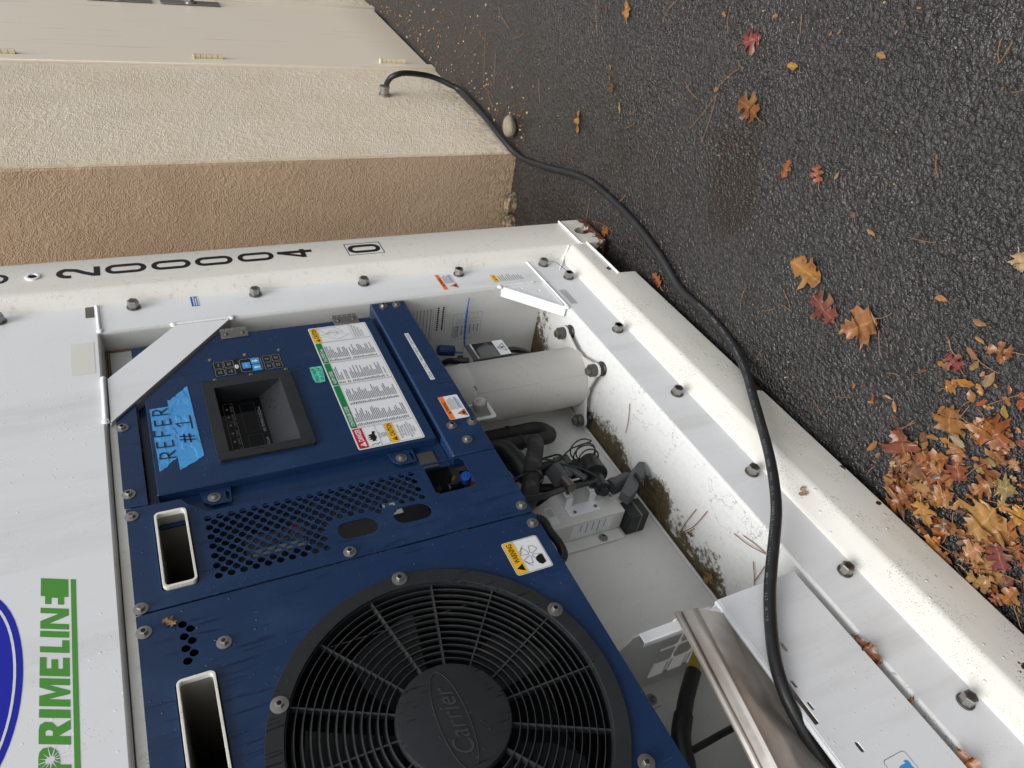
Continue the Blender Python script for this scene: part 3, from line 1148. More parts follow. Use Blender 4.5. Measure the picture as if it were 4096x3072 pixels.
# ================================================================ BLUE PANELS
top_strip = plate('header_strip', [[(-.633, 1.5685), (-.590, 1.5275), (-.910, 1.5265), (-.907, 1.5685)]], YB, .004, M['blue'], con, .0015)
DOOR = [(-.588, 1.508), (-.371, 1.328), (-.371, .9225), (-.886, .9185), (-.889, 1.5075)]
BZ = (-.835, -.562, 1.182, 1.386)
IN = (-.812, -.590, 1.211, 1.361)
plate('control_box_back', [rrect(-.958, -.345, .9075, 1.5245), rrect(IN[0] - .003, IN[1] + .003, IN[2] - .003, IN[3] + .003)], .0697, .004, M['blue'], con, 0)
def door_side(mb_):
    for i in range(len(DOOR)):
        (x0, z0), (x1, z1) = DOOR[i], DOOR[(i + 1) % len(DOOR)]
        mb_.add([(x0, YB + .003, z0), (x1, YB + .003, z1), (x1, .0692, z1), (x0, .0692, z0)], [(0, 1, 2, 3)], M['blue'])
cdoor = plate('control_door', [DOOR, rrect(IN[0] - .004, IN[1] + .004, IN[2] - .004, IN[3] + .004)], YB, .003, M['blue'], con, .002, door_side)
plate('display_bezel', [rrect(*BZ, .006), rrect(*IN, .004)], YB - .008, .0075, M['black'], cdoor, .003)
mb = MB()
x0, x1, z0, z1 = IN
ys = .083
zs = z0 + .052
V = lambda *a: a
mb.add([(x0, .041, z0), (x1, .041, z0), (x1 - .004, ys, zs), (x0 + .004, ys, zs)], [(0, 1, 2, 3)], M['black'])          # sloped sill
mb.add([(x1, .041, z0), (x1, .041, z1), (x1 - .004, ys, z1), (x1 - .004, ys, zs)], [(0, 1, 2, 3)], M['black'])
mb.add([(x0, .041, z0), (x0 + .004, ys, zs), (x0 + .004, ys, z1), (x0, .041, z1)], [(0, 1, 2, 3)], M['black'])
mb.add([(x0, .041, z1), (x0 + .004, ys, z1), (x1 - .004, ys, z1), (x1, .041, z1)], [(0, 1, 2, 3)], M['black'])
mb.add([(x0 + .004, ys + .0005, zs), (x1 - .004, ys + .0005, zs), (x1 - .004, ys + .0005, z1), (x0 + .004, ys + .0005, z1)], [(0, 1, 2, 3)], M['dark'])
mb.obj('display_recess', cdoor, smooth=0)
s = ST(on_front(ys))
s.rect(x0 + .005, x1 - .005, zs + .001, z1 - .001, M['screen'], 0)
grey = flat('screen_frame', srgb(46, 48, 50), .3)
s.rect(x0 + .02, x0 + .088, zs + .016, zs + .05, grey, 1).rect(x0 + .022, x0 + .086, zs + .018, zs + .048, M['screen'], 2)
s.rect(x0 + .098, x1 - .02, zs + .016, zs + .05, grey, 1).rect(x0 + .1, x1 - .022, zs + .018, zs + .048, M['screen'], 2)
lt = flat('screen_print', srgb(150, 152, 154))
zt = z1 - .034
for a, b in ((x0 + .008, x0 + .142), (x0 + .146, x1 - .012)):
    s.fill([rrect(a, b, zt, zt + .022, .003), rrect(a + .0007, b - .0007, zt + .0007, zt + .0213, .0025)], lt, 1)
for k, w_ in enumerate(('COOL', 'HEAT', 'DEFROST', 'IN RANGE', 'ALARM', 'SUPPLY', 'RETURN')):
    u = x0 + .018 + k * .0285
    s.text(w_, u, zt + .003, .0042, lt, 1, align='c', width=.015 if len(w_) < 6 else .021)
    s.poly(circ(u, zt + .0145, .0032, 10), lt, 1)
s.text('SETPOINT/Code', x0 + .012, zs + .006, .0065, lt, 1, width=.06)
s.text('AIR TEMPERATURE/Data', x0 + .092, zs + .006, .0065, lt, 1, width=.09)
s.obj('display_screen', cdoor)

# keypad
mb = MB()
KX0, KX1, KZ0, KZ1 = -.5425, -.4825, 1.1905, 1.3525
s = ST(on_front(YB)).rect(KX0, KX1, KZ0, KZ1, P_K, 0, .004)
kl = flat('key_line', srgb(176, 178, 180))
def key(x0, x1, z0, z1, rows, m=None):
    if m:
        s.rect(x0, x1, z0, z1, m, 1, .002)
    else:
        s.fill([rrect(x0, x1, z0, z1, .002), rrect(x0 + .0006, x1 - .0006, z0 + .0006, z1 - .0006, .0016)], kl, 1)
    cz = (z0 + z1) / 2
    for k, w_ in enumerate(rows):
        hh = .0034
        s.text(w_, (x0 + x1) / 2, cz + (len(rows) / 2 - k - 1) * .0052 + .0008, hh, kl if not m else P_W, 2, align='c', width=.012 if len(w_) > 3 else .007)
c1, c2 = (-.5405, -.5145), (-.5105, -.4845)
for (a, b), rr_ in (((c1, (1.328, 1.3495)), ('PRE', 'TRIP')), ((c2, (1.328, 1.3495)), ('CODE', '')), ((c1, (1.304, 1.3255)), ('ALT', 'MODE')), ((c2, (1.304, 1.3255)), ('DEFROST', 'INTERVAL')),
                    ((c1, (1.2155, 1.235)), ('RETURN', 'SUPPLY')), ((c2, (1.2155, 1.235)), ('C', 'F')), ((c1, (1.193, 1.2125)), ('BATTERY', 'POWER')), ((c2, (1.193, 1.2125)), ('ALARM', 'LIST'))):
    key(a[0], a[1], b[0], b[1], [r for r in rr_ if r])
s.fill([rrect(-.5385, -.4865, 1.2395, 1.2905, .006), rrect(-.5378, -.4872, 1.2402, 1.2898, .0054)], kl, 1)
key(-.5245, -.5005, 1.2665, 1.2855, ['ENTER'], P_LB)
key(-.5370, -.5140, 1.2435, 1.2635, [], P_LB)
key(-.5110, -.4880, 1.2435, 1.2635, [], P_LB)
for cx_, up in ((-.5255, 1), (-.4995, -1)):
    cz = 1.2535
    s.poly([(cx_ - .0055, cz + .001 * up), (cx_, cz + .0075 * up), (cx_ + .0055, cz + .001 * up)], P_W, 2)
    s.rect(cx_ - .0022, cx_ + .0022, cz - .0075 * up, cz + .001 * up, P_W, 2)
s.poly(circ(-.512, 1.2985, .0085, 18, .0048), P_W, 1)
s.text('Carrier', -.512, 1.2965, .0035, P_K, 2, align='c', shear=.3)
s.obj('keypad', cdoor)
for x, z in ((-.4705, 1.354), (-.468, 1.272), (-.553, 1.354), (-.552, 1.272), (-.467, 1.189), (-.551, 1.189)):
    bolt(SCREW, x, YB, z, cdoor, 'screw')

# hinges
for z0, z1 in ((1.249, 1.315), (.9575, 1.0255)):
    mb = MB()
    mb.box(-.391, -.357, YB - .0035, YB - .0005, z0, z1, M['steel'])
    for k in range(5):
        a = z0 - .0005 + (z1 - z0 + .001) * k / 5
        mb.cyl((-.351, YB + .002, a + .0005), (0, 0, 1), .0062, (z1 - z0) / 5 - .001, M['steel'], 14)
    mb.box(-.358, -.350, YB - .003, YB + .0, z0 + .014, z0 + .026, M['steel'])
    for zz in (z0 + .013, z1 - .013):
        mb.lathe((-.374, YB - .0035, zz), (0, -1, 0), [(.0055, 0), (.0052, .0012), (.002, .0026), (0, .0026)], M['dullsteel'], 14)
    mb.obj('hinge', cdoor, bevel=.0006)

# tabs that hold the door's left side
for z0, z1, bz in ((1.372, 1.432, 1.4075), (.976, 1.0365, 1.011)):
    tabp = plate('latch_tab', [[(-.889, z0), (-.889, z1), (-.917, z1 - .003), (-.931, z1 - .018), (-.931, z0 + .004)],
                               rrect(-.924, -.900, z0 + .006, z0 + .012, .003)], .062, .003, M['blue'], cdoor, .001)
    bolt(SCREW, -.912, .0615, bz, cdoor, 'screw')
    mb = MB()
    mb.lathe((-.912, .0618, bz), (0, -1, 0), [(.0128, 0), (.0128, .0012), (.006, .0016), (.0065, .003), (.003, .0045), (0, .0046)], M['steel'], 20)
    mb.obj('washer', cdoor)
mb = MB()
mb.box(-.955, -.905, .066, .0685, .935, .974, M['dullsteel'])
mb.obj('clip', con)

# tapes with marker writing
rg = random.Random(8)
def torn(a, b, n=7, amp=.006):
    n, amp = n * 2, amp * .55
    return [(a[0] + (b[0] - a[0]) * k / n + rg.uniform(-amp, amp) * (0 < k < n), a[1] + (b[1] - a[1]) * k / n + rg.uniform(-amp, amp) * (0 < k < n)) for k in range(n + 1)]
ink = flat('marker_ink', srgb(40, 46, 44), .5)
s = ST(on_front(YB))
s.poly([(-.623, 1.5015), (-.623, 1.4625)] + [(-.790, 1.4605)] + torn((-.792, 1.461), (-.827, 1.4985), 6, .004), M['tape'], 0)
low = torn((-.603, 1.458), (-.560, 1.416), 7, .0035) + [(-.801, 1.4105)] + torn((-.803, 1.411), (-.833, 1.4585), 5, .003) + [(-.833, 1.4605), (-.6, 1.4625)]
s.poly(low, M['tape'], 2)
def write(strokes, w, layer):
    for st in strokes:
        for q in ribbon(st, w):
            s.poly(q, ink, layer)
def letters(txt, u0, v0, w, h, gap):
    F = {'R': [[(0, 0), (0, 1), (.7, .95), (.85, .72), (.6, .5), (.05, .45)], [(.3, .46), (1, 0)]],
         'E': [[(.9, 1), (0, 1), (0, 0), (.95, .02)], [(0, .52), (.75, .52)]],
         'F': [[(.95, 1), (0, 1), (0, 0)], [(0, .52), (.75, .52)]],
         '#': [[(.3, 0), (.42, 1)], [(.65, 0), (.77, 1)], [(0, .32), (1, .36)], [(.05, .68), (1, .7)]],
         '1': [[(.1, .75), (.5, 1), (.5, .05)], [(-.2, .0), (1.3, .04)]]}
    u = u0
    for k, ch in enumerate(txt):
        st = [[(u + p[0] * w + p[1] * w * .1, v0 + p[1] * h + .002 * ((k * 7) % 3 - 1)) for p in q] for q in F[ch]]
        write(st, .0034, 4)
        u += w + gap
letters('REFER', -.792, 1.4655, .021, .031, .0145)
letters('#1', -.757, 1.4225, .03, .031, .022)
s.obj('tape', cdoor)
s = ST(on_front(YB))
s.poly([(-.558, 1.134), (-.558, 1.1035), (-.575, 1.103), (-.6, 1.1065), (-.62, 1.1085), (-.623, 1.12), (-.62, 1.133), (-.605, 1.135)], M['teal'], 0)
s.text('PRE-TRIP', -.617, 1.1215, .008, ink, 1, width=.053)
s.text('10-21-24', -.615, 1.1095, .008, ink, 1, width=.05)
s.obj('tape', cdoor)

# big code sticker on the door
X0, X1, Z0, Z1 = -.8785, -.3925, .943, 1.0995
s = ST(on_front(YB)).rect(X0, X1, Z0, Z1, P_W, 0, .005)
fine = flat('fine_print', srgb(108, 110, 114))
def frame(a, b, c, d):
    s.fill([rrect(a, b, c, d, .003), rrect(a + .0006, b - .0006, c + .0006, d - .0006, .0025)], P_K, 1)
def tri(x, z, h, m, m2, layer=3):
    s.poly([(x, z), (x + h * 1.15, z), (x + h * .575, z + h)], m, layer)
    s.rect(x + h * .52, x + h * .63, z + h * .25, z + h * .7, m2, layer + 1)
# danger / caution column
frame(X0 + .003, -.8085, 1.0235, Z1 - .003)
s.rect(X0 + .0036, -.809, 1.0745, Z1 - .0036, P_R, 2)
tri(X0 + .007, 1.0785, .0135, P_W, P_R)
s.text('DANGER', X0 + .0255, 1.079, .0125, P_W, 3, width=.041, bold=.02)
s.poly([(-.861, 1.052), (-.857, 1.0545), (-.848, 1.049), (-.836, 1.0515), (-.828, 1.0475), (-.826, 1.0545), (-.835, 1.057), (-.836, 1.064), (-.84, 1.068), (-.842, 1.062), (-.846, 1.07), (-.848, 1.062), (-.853, 1.069), (-.854, 1.06), (-.86, 1.063), (-.859, 1.056)], P_K, 2)
for q in ribbon([(-.872, 1.068), (-.868, 1.06), (-.871, 1.054), (-.866, 1.047)], .0014):
    s.poly(q, P_K, 3)
s.rect(X0 + .003, -.8085, 1.0435, 1.0441, P_K, 2)
for k, w_ in enumerate(('ELECTRICAL', 'SHOCK', 'HAZARD', 'BEHIND', 'DOOR')):
    s.text(w_, -.8435, 1.0395 - k * .0038, .0027, P_K, 2, align='c')
frame(X0 + .003, -.8085, Z0 + .003, 1.0215)
s.rect(X0 + .0036, -.809, 1.0025, 1.0209, P_Y, 2)
tri(X0 + .007, 1.0055, .0125, P_K, P_Y)
s.text('CAUTION', X0 + .0245, 1.0058, .0122, P_K, 3, width=.043, bold=.02)
for k, w_ in enumerate(('BEFORE PERFORMING', 'ARC WELDING', 'OPERATIONS, REFER', 'TO MAINTENANCE', 'PRECAUTIONS SECTION', 'OF OPERATIONS', 'MANUAL')):
    s.text(w_, -.8435, .9915 - k * .0058, .0034, P_K, 2, align='c')
# three code tables
for k, (a, b, nm, cols) in enumerate(((-.8055, -.6455, 'CONTROLLER CODES', 2), (-.6435, -.5535, 'ALARM CODES', 1), (-.5515, -.464, 'DataCORDER Codes', 1))):
    frame(a, b, Z0 + .003, Z1 - .003)
    s.rect(a + .0006, b - .0006, 1.0815, Z1 - .0036, P_GR, 2)
    s.text(nm, a + .006, 1.0845, .0085, P_W, 3, width=(.072, .05, .055)[k], bold=.01)
    cw = (b - a - .006) / cols
    for c_ in range(cols):
        u = a + .004 + c_ * cw
        rgl = random.Random(30 + k * 3 + c_)
        for i in range(29):
            vv = 1.077 - i * .0043
            if vv < Z0 + .006 or rgl.random() < .04:
                continue
            s.rect(u, u + rgl.uniform(.006, .010), vv - .0011, vv + .0011, fine, 1)
            wlen = rgl.uniform(.25, .78) * (cw - .016)
            e = u + .014
            while e < u + .014 + wlen:
                w_ = rgl.uniform(.002, .006)
                s.rect(e, e + w_, vv - .0011, vv + .0011, fine, 1)
                e += w_ + .0009
# caution with wiring diagram
a, b = -.4615, X1 - .003
frame(a, b, Z0 + .003, Z1 - .003)
s.rect(a + .0006, b - .0006, 1.0775, Z1 - .0036, P_Y, 2)
tri(a + .0035, 1.081, .011, P_K, P_Y)
s.text('CAUTION', a + .019, 1.081, .0118, P_K, 3, width=.043, bold=.02)
dl = flat('diagram_line', srgb(120, 122, 126))
for pl in ([(-.455, 1.035), (-.43, 1.072), (-.424, 1.035), (-.44, 1.0), (-.455, 1.035)], [(-.422, 1.062), (-.4, 1.074), (-.4, 1.03), (-.424, 1.012), (-.422, 1.062)], [(-.437, 1.04), (-.43, 1.028), (-.414, 1.03), (-.41, 1.05)], [(-.437, 1.05), (-.425, 1.058), (-.416, 1.044)]):
    for q in ribbon(pl, .0007):
        s.poly(q, dl, 2)
s.rect(a, b, .9925, .9930, P_K, 2)
for k, w_ in enumerate(('WHEN REMOVING CONTROL BOX DOOR', 'DISCONNECT THE FOLLOWING:', '- DISPLAY RIBBON CABLE', '- GROUND CABLE')):
    s.text(w_, a + .004, .984 - k * .0068, .0036, P_K, 2, width=(.058, .052, .045, .032)[k])
s.obj('code_sticker', cdoor)

# lower crossbar
mb = MB()
mb.box(-.957, -.309, YB - .002, .085, .801, .9055, M['blue'])
cbar = mb.obj('crossbar', con, bevel=.005, seg=3)
for x, z in ((-.33, .871), (-.33, .832), (-.86, .87), (-.86, .818), (-.915, .853)):
    bolt(SMALL, x, YB - .002, z, cbar)
s = ST(on_front(YB - .002)).rect(-.683, -.4735, .8455, .8575, P_W, 0)
s.text('USDA COLD TREATMENT CERTIFIED', -.68, .8476, .0078, P_K, 1, width=.203)
s.obj('label', cbar)
warn_sticker(-.841, -.754, .815, .866, cbar, YB - .002, 14)

# perforated panel
hl = []
xs0, zs0 = -.9795, 1.427
for k in range(13):
    for j in range(20):
        x = xs0 - .01175 * k
        z = zs0 - .0218 * j - (.0109 if k % 2 else 0)
        if z < 1.005 or (z < 1.222 and x < -1.062) or (k == 12 and z > 1.43):
            continue
        hl.append(circ(x, z, .0071, 12))
ov = []
for c_, cz in ((-1.091, 1.162), (-1.0865, 1.046)):
    ov.append(arc(c_, cz + .0185, .0215, .0215, 0, 180) + arc(c_, cz - .0185, .0215, .0215, 180, 360))
hl = [h for h in hl if all(abs(sum(p[1] for p in h) / 12 - sum(q[1] for q in o_) / len(o_)) > .047 or abs(sum(p[0] for p in h) / 12 - sum(q[0] for q in o_) / len(o_)) > .0295 for o_ in ov)]
panel = [(-1.1595, .802), (-.9605, .802), (-.9605, 1.424), (-.93, 1.458), (-.913, 1.468), (-.912, 1.566), (-1.1595, 1.566)]
win = rrect(-1.054, -.9645, .8875, .9805, .006)
slv1 = rrect(-1.1265, -.9405, 1.4595, 1.5215, .008)
def lip1(mb_):
    mb_.box(-1.158, -.962, YB + .0035, .075, .8022, .8045, M['blue'])
vent = plate('vent_panel', [panel, win, slv1] + ov + hl, YB, .003, M['blue'], con, 0, lip1)
for x, z in ((-.933, 1.557), (-1.15, 1.557), (-1.144, 1.193), (-1.138, .819)):
    bolt(SMALL, x, YB, z, vent)
for x, z in ((-.671, 1.558), (-.873, 1.558)):
    bolt(SMALL, x, YB, z, top_strip)

# fan panel
FX, FZ = -1.52, 1.1265
slv2 = rrect(-1.4955, -1.3065, 1.4575, 1.5205, .008)
h7 = [circ(x, z, .0072, 12) for x, z in ((-1.203, 1.497), (-1.215, 1.486), (-1.2275, 1.497), (-1.239, 1.486), (-1.251, 1.497), (-1.263, 1.486), (-1.275, 1.497))]
def lip2(mb_):
    mb_.box(-2.09, -1.165, YB + .0035, .075, .8022, .8045, M['blue'])
fanp = plate('fan_panel', [[(-2.09, .802), (-1.1635, .802), (-1.1635, 1.566), (-2.09, 1.566)], slv2, circ(FX, FZ, .282, 64)] + h7, YB, .003, M['blue'], con, 0, lip2)
for x, z in ((-1.199, 1.556), (-1.261, 1.439), (-1.19, .818)):
    bolt(SMALL, x, YB, z, fanp)
s = ST(on_front(YB)).rect(-1.302, -1.220, .826, .9065, P_W, 0, .006)
s.fill([rrect(-1.3005, -1.2215, .8275, .905, .005), rrect(-1.2998, -1.2222, .8282, .9043, .0045)], P_K, 1)
s.rect(-1.2995, -1.2225, .8815, .904, P_Y, 2)
s.poly([(-1.2955, .8855), (-1.2775, .8855), (-1.2865, .9005)], P_K, 3)
s.text('WARNING', -1.2745, .8865, .0125, P_K, 3, width=.048, bold=.02)
for k in range(4):
    a = rad(45 + 90 * k + 10)
    c_ = (-1.2625, .859)
    lob = [(c_[0] + r * math.cos(a + t), c_[1] + r * math.sin(a + t)) for r, t in ((.005, -.5), (.012, -.55), (.0215, -.5), (.023, 0), (.0205, .42), (.012, .4), (.005, .5), (.005, -.5))]
    for q in ribbon(lob, .0008):
        s.poly(q, P_K, 2)
s.poly([(-1.287, .852), (-1.279, .8545), (-1.272, .852), (-1.268, .8435), (-1.2685, .8365), (-1.288, .8365), (-1.292, .846)], P_K, 3)
for q in ribbon(arc(-1.2625, .859, .027, .018, 20, 75, 6), .0008) + ribbon(arc(-1.2625, .859, .028, .02, 115, 160, 6), .0008):
    s.poly(q, P_K, 2)
s.obj('warning_sticker', fanp)

# rectangular sleeves
for a, b, c_, d_ in ((-1.124, -.943, 1.4615, 1.519), (-1.4935, -1.3085, 1.4595, 1.518)):
    o_ = plate('lifting_sleeve', [rrect(a, b, c_, d_, .009), rrect(a + .0045, b - .0045, c_ + .0045, d_ - .0045, .006)], .037, .012, M['shell'], con, .001)
    plate('sleeve_tube', [rrect(a, b, c_, d_, .009), rrect(a + .004, b - .004, c_ + .004, d_ - .004, .006)], .0495, .24, M['sleeve'], o_, 0)
    mb = MB()
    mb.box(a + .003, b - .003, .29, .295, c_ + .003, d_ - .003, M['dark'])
    mb.obj('sleeve_shade_end', o_)  # black end plate added for the dark depth of the tube

# fan guard
ring = plate('fan_grille', [circ(FX, FZ, .2905, 96), circ(FX, FZ, .2625, 96)], .038, .0065, M['black'], con, .002)
mb = MB()
mb.lathe((FX, .044, FZ), (0, 1, 0), [(.2625, 0), (.2605, .0), (.2585, .03), (.2615, .03)], M['black'], 96, True)
mb.obj('throat', ring)
RI = [.108 + .0128 * k for k in range(12)]
for k, r in enumerate(RI):
    mb = MB()
    mb.lathe((FX, .0445, FZ), (0, 1, 0), [(r - .0007, 0), (r + .0006, 0), (r + .0048, .016), (r + .0036, .016)], M['grille'], 84, True)
    o_ = mb.obj('grille_ring', ring)
for k in range(14):
    a = rad(65.0 - 360 / 14 * k)
    u = Vector((math.cos(a), 0, math.sin(a)))
    w = Vector((-math.sin(a), 0, math.cos(a))) * .0013
    c_ = Vector((FX, 0, FZ))
    pts = []
    for r in (.09, .262):
        for y in (.0455, .0605):
            pts += [c_ + u * r + w + Vector((0, y, 0)), c_ + u * r - w + Vector((0, y, 0))]
    mb = MB()
    mb.add(pts, [(0, 1, 3, 2), (4, 6, 7, 5), (0, 4, 5, 1), (2, 3, 7, 6), (0, 2, 6, 4), (1, 5, 7, 3)], M['grille'])
    mb.obj('grille_spoke', ring)
mb = MB()
mb.lathe((FX, .060, FZ), (0, -1, 0), [(.0955, 0), (.0955, .016), (.093, .0215), (.086, .0225), (0, .0228)], M['black'], 72)
hub = mb.obj('hub_cover', ring, smooth=50)
s = ST(lambda u, v, k: (u, .0367, v))
vs, fs = fill2d([circ(FX - .004, FZ + .004, .086, 60, .026), circ(FX - .004, FZ + .004, .0848, 60, .0248)], .0014)
emb = MB()
emb.add([(p[0], .0370 - p[2], p[1]) for p in vs], fs, M['emboss'])
vs, fs = fill2d(None, text='Carrier', size=1, shear=.35)
xa, xb = min(p[0] for p in vs), max(p[0] for p in vs)
za = min(p[1] for p in vs)
zb = max(p[1] for p in vs)
emb.add([(FX - .062 + (p[0] - xa) / (xb - xa) * .116, .0362, FZ - .012 + (p[1] - za) / (zb - za) * .033) for p in vs], fs, M['emboss'])
emb.obj('embossed_logo', ring, smooth=0)
for x, z in ((-1.2385, 1.1255), (-1.4045, 1.3775), (-1.3975, .8755), (-1.70, .87), (-1.80, 1.13), (-1.65, 1.375)):
    bolt(FANB, x, .038, z, ring, 'grille_bolt')
# fan behind the guard
mb = MB()
mb.lathe((FX, .15, FZ), (0, -1, 0), [(.075, -.1), (.075, .0), (.06, .025), (0, .03)], M['darkmetal'], 32)
fan = mb.obj('fan_rotor', con)
for k in range(5):
    mb = MB()
    rg2 = []
    for r, wa, wb in ((.07, -.25, .3), (.12, -.3, .34), (.18, -.34, .3), (.235, -.36, .2)):
        rg2.append((r, wa, wb))
    a0 = 2 * math.pi * k / 5 + .3
    top, bot = [], []
    V_ = []
    for r, wa, wb in rg2:
        for i in range(5):
            t = wa + (wb - wa) * i / 4
            V_.append((FX + r * math.cos(a0 + t), .088 + .05 * (i / 4), FZ + r * math.sin(a0 + t)))
    n0 = len(V_)
    V2 = V_ + [(p[0], p[1] + .003, p[2]) for p in V_]
    F_ = []
    for i in range(3):
        for j in range(4):
            q = (i * 5 + j, i * 5 + j + 1, i * 5 + j + 6, i * 5 + j + 5)
            F_.append(q)
            F_.append(tuple(n0 + t for t in q[::-1]))
    mb.add(V2, F_, M['blade'])
    mb.obj('fan_blade', fan)
mb = MB()
mb.box(-2.08, -1.166, .315, .32, .85, 1.55, M['darkmetal'])
mb.box(-1.16, -1.155, .06, .32, .85, 1.55, M['darkmetal'])
mb.obj('dark_lining', con)  # dark lining added to keep the space behind the fan unlit

# things seen through the vents
mb = MB()
mb.box(-1.06, -1.0, .10, .16, 1.25, 1.37, M['grey'])
ctr = mb.obj('contactor', con, bevel=.004)
s = ST(on_front(.10)).rect(-1.056, -1.04, 1.26, 1.36, M['greylight'], 0)
s.text('100', -1.034, 1.30, .014, P_K, 0).text('HV', -1.034, 1.278, .014, P_K, 0).text('W', -1.014, 1.262, .012, P_R, 0)
s.obj('label', ctr)
mb = MB()
mb.box(-1.12, -1.0, .10, .11, .99, 1.085, M['darkmetal'])
ins = mb.obj('inner_plate', con)
s = ST(on_front(.10)).rect(-1.035, -1.0, 1.045, 1.083, P_W, 0, .002)
s.poly(circ(-1.018, 1.064, .012, 18, .007), P_K, 1)
s.text('Carrier', -1.018, 1.0615, .005, P_W, 2, align='c')
s.lines(-1.033, -1.002, 1.072, 1.081, 3, P_G, 1, 3)
s.obj('label', ins)
mb = MB()
mb.lathe((-.955, .15, .868), (-.25, -.35, 1), [(.007, 0), (.011, .004), (.011, .028), (.0125, .03), (.0125, .05), (.0085, .052), (.0085, .075), (0, .076)], M['rubber'], 18)
mb.obj('service_valve', con)
mb = MB()
mb.lathe((-.956, .135, .862), (-.3, -.75, .25), [(.012, 0), (.0125, .03), (.011, .032), (0, .032)], plain('blue_cap', srgb(20, 96, 214), .35), 20)
mb.obj('blue_cap', con)
mb = MB()
mb.tube(spline([(-.99, .13, .95), (-.965, .15, .93), (-.935, .16, .90), (-.91, .165, .875)], 6), .0075, plain('yellow_hose', srgb(176, 148, 70), .5), 10)
mb.tube(spline([(-.93, .17, .875), (-.945, .165, .85), (-.97, .15, .832)], 6), .007, plain('yellow_hose', srgb(166, 140, 66), .5), 10)
mb.obj('yellow_hose', con)

# measured positions in metres (x to the right, y away from the viewer, z up)
CABLE = [(1.2148, -0.085, 0.3754), (1.1959, -0.115, 0.3679), (1.1834, -0.135, 0.3453), (1.196, -0.14, 0.2879), (1.2383, -0.115, 0.1609), (1.2101, -0.09, 0.0784), (1.1515, -0.072, 0.0308), (0.9154, -0.05, 0.0254), (0.6834, -0.036, 0.0392), (0.5488, -0.01, 0.0125), (0.3368, -0.0579, 0.0125), (0.0724, -0.1282, 0.0125), (-0.117, -0.1366, 0.0125), (-0.2986, -0.1216, 0.0125), (-0.4479, -0.0891, 0.0125), (-0.5668, -0.0512, 0.0125), (-0.7079, -0.0497, 0.0125), (-0.8327, -0.035, 0.0197), (-0.9455, -0.032, 0.0616), (-1.0483, -0.03, 0.1188), (-1.1415, -0.028, 0.1719), (-1.2262, -0.026, 0.2214), (-1.3021, -0.024, 0.2722), (-1.3687, -0.02, 0.3229), (-1.425, -0.012, 0.3747), (-1.4746, 0.0, 0.4207), (-1.5217, 0.012, 0.4615), (-1.5776, 0.02, 0.5047), (-1.6415, 0.022, 0.5491), (-1.6946, 0.032, 0.5676), (-1.7455, 0.055, 0.5644), (-1.7893, 0.08, 0.5509), (-1.8202, 0.1, 0.5368)]

# ================================================================ LOWER BAY
CX, CY = -.594, .198
mb = MB()
mb.lathe((CX, CY, .343), (0, 0, 1), [(.086, 0), (.088, .01), (.0897, .02), (.0897, .358), (.0912, .361), (.0912, .368), (.0897, .371), (.086, .46), (.07, .52), (0, .54)], M['vessel'], 64)
a = rad(222)
mb.tube([(CX + .0893 * math.cos(a), CY + .0893 * math.sin(a), .36), (CX + .0893 * math.cos(a), CY + .0893 * math.sin(a), .70)], .0016, M['vessel'], 6)
comp = mb.obj('compressor', con, smooth=60)
h = .0955
foot = []
for sx, sy in ((1, 1), (-1, 1), (-1, -1), (1, -1)):
    c_ = (CX + sx * h, CY + sy * h)
    a0 = math.degrees(math.atan2(sy, sx))
    for k in range(-4, 5):
        t = rad(a0 + k * 26)
        foot.append((c_[0] + .022 * math.cos(t), c_[1] + .022 * math.sin(t)))
    mx = {(1, 1): (0, 1), (-1, 1): (-1, 0), (-1, -1): (0, -1), (1, -1): (1, 0)}[(sx, sy)]
    foot.append((CX + mx[0] * .082, CY + mx[1] * .082))
mb = MB()
mb.prism(foot, .346, .3535, M['vessel'])
mb.obj('foot_plate', comp, bevel=.002)
for sx, sy in ((1, -1), (-1, -1), (-1, 1), (1, 1)):
    x, y = CX + sx * h, CY + sy * h
    mb = MB()
    mb.lathe((x, y, .3275), (0, 0, 1), [(.021, 0), (.022, .004), (.019, .007), (.019, .014), (.022, .0165), (.022, .018), (0, .018)], M['rubber'], 22)
    mb.lathe((x, y, .354), (0, 0, 1), [(.0175, 0), (.0185, .003), (.0185, .013), (.016, .015), (0, .015)], M['grey'], 22)
    mb.obj('grommet', comp)
    mb = MB()
    mb.lathe((x, y, .369), (0, 0, 1), [(.0185, 0), (.0185, .0025), (0, .0025)], M['dullsteel'], 22)
    rr = _rb.uniform(0, 1)
    hx = lambda r, z: [(x + r * math.cos(rr + math.pi / 3 * k), y + r * math.sin(rr + math.pi / 3 * k), z) for k in range(6)]
    mb.loft([hx(.0125, .3715), hx(.0125, .381), hx(.0108, .383)], M['dullsteel'])
    mb.obj('mount_bolt', comp)
# terminal box with labels on the compressor
mb = MB()
mb.box(-.519, -.444, .135, .185, .533, .657, M['grey'])
mb.box(-.528, -.436, .176, .19, .515, .672, M['darkmetal'])
tb = mb.obj('terminal_box', comp, bevel=.004)
s = ST(on_front(.135)).rect(-.5175, -.4455, .5345, .642, P_W, 0, .002)
s.rect(-.5165, -.4465, .570, .637, P_K, 1)
for k in range(8):
    s.lines(-.513, -.45, .575 + k * .0072, .5795 + k * .0072, 1, P_W, 2, 60 + k, .4, .6)
s.lines(-.513, -.47, .637, .642, 1, P_K, 1, 71, .5, .9)
s.fill([[(-.502, .541), (-.461, .541), (-.4815, .567)], [(-.498, .5432), (-.465, .5432), (-.4815, .5635)]], P_K, 1)
s.poly([(-.4855, .5455), (-.4775, .5455), (-.4775, .5525), (-.4815, .559), (-.484, .554), (-.4855, .551)], P_K, 1)
s.obj('flammable_label', comp)
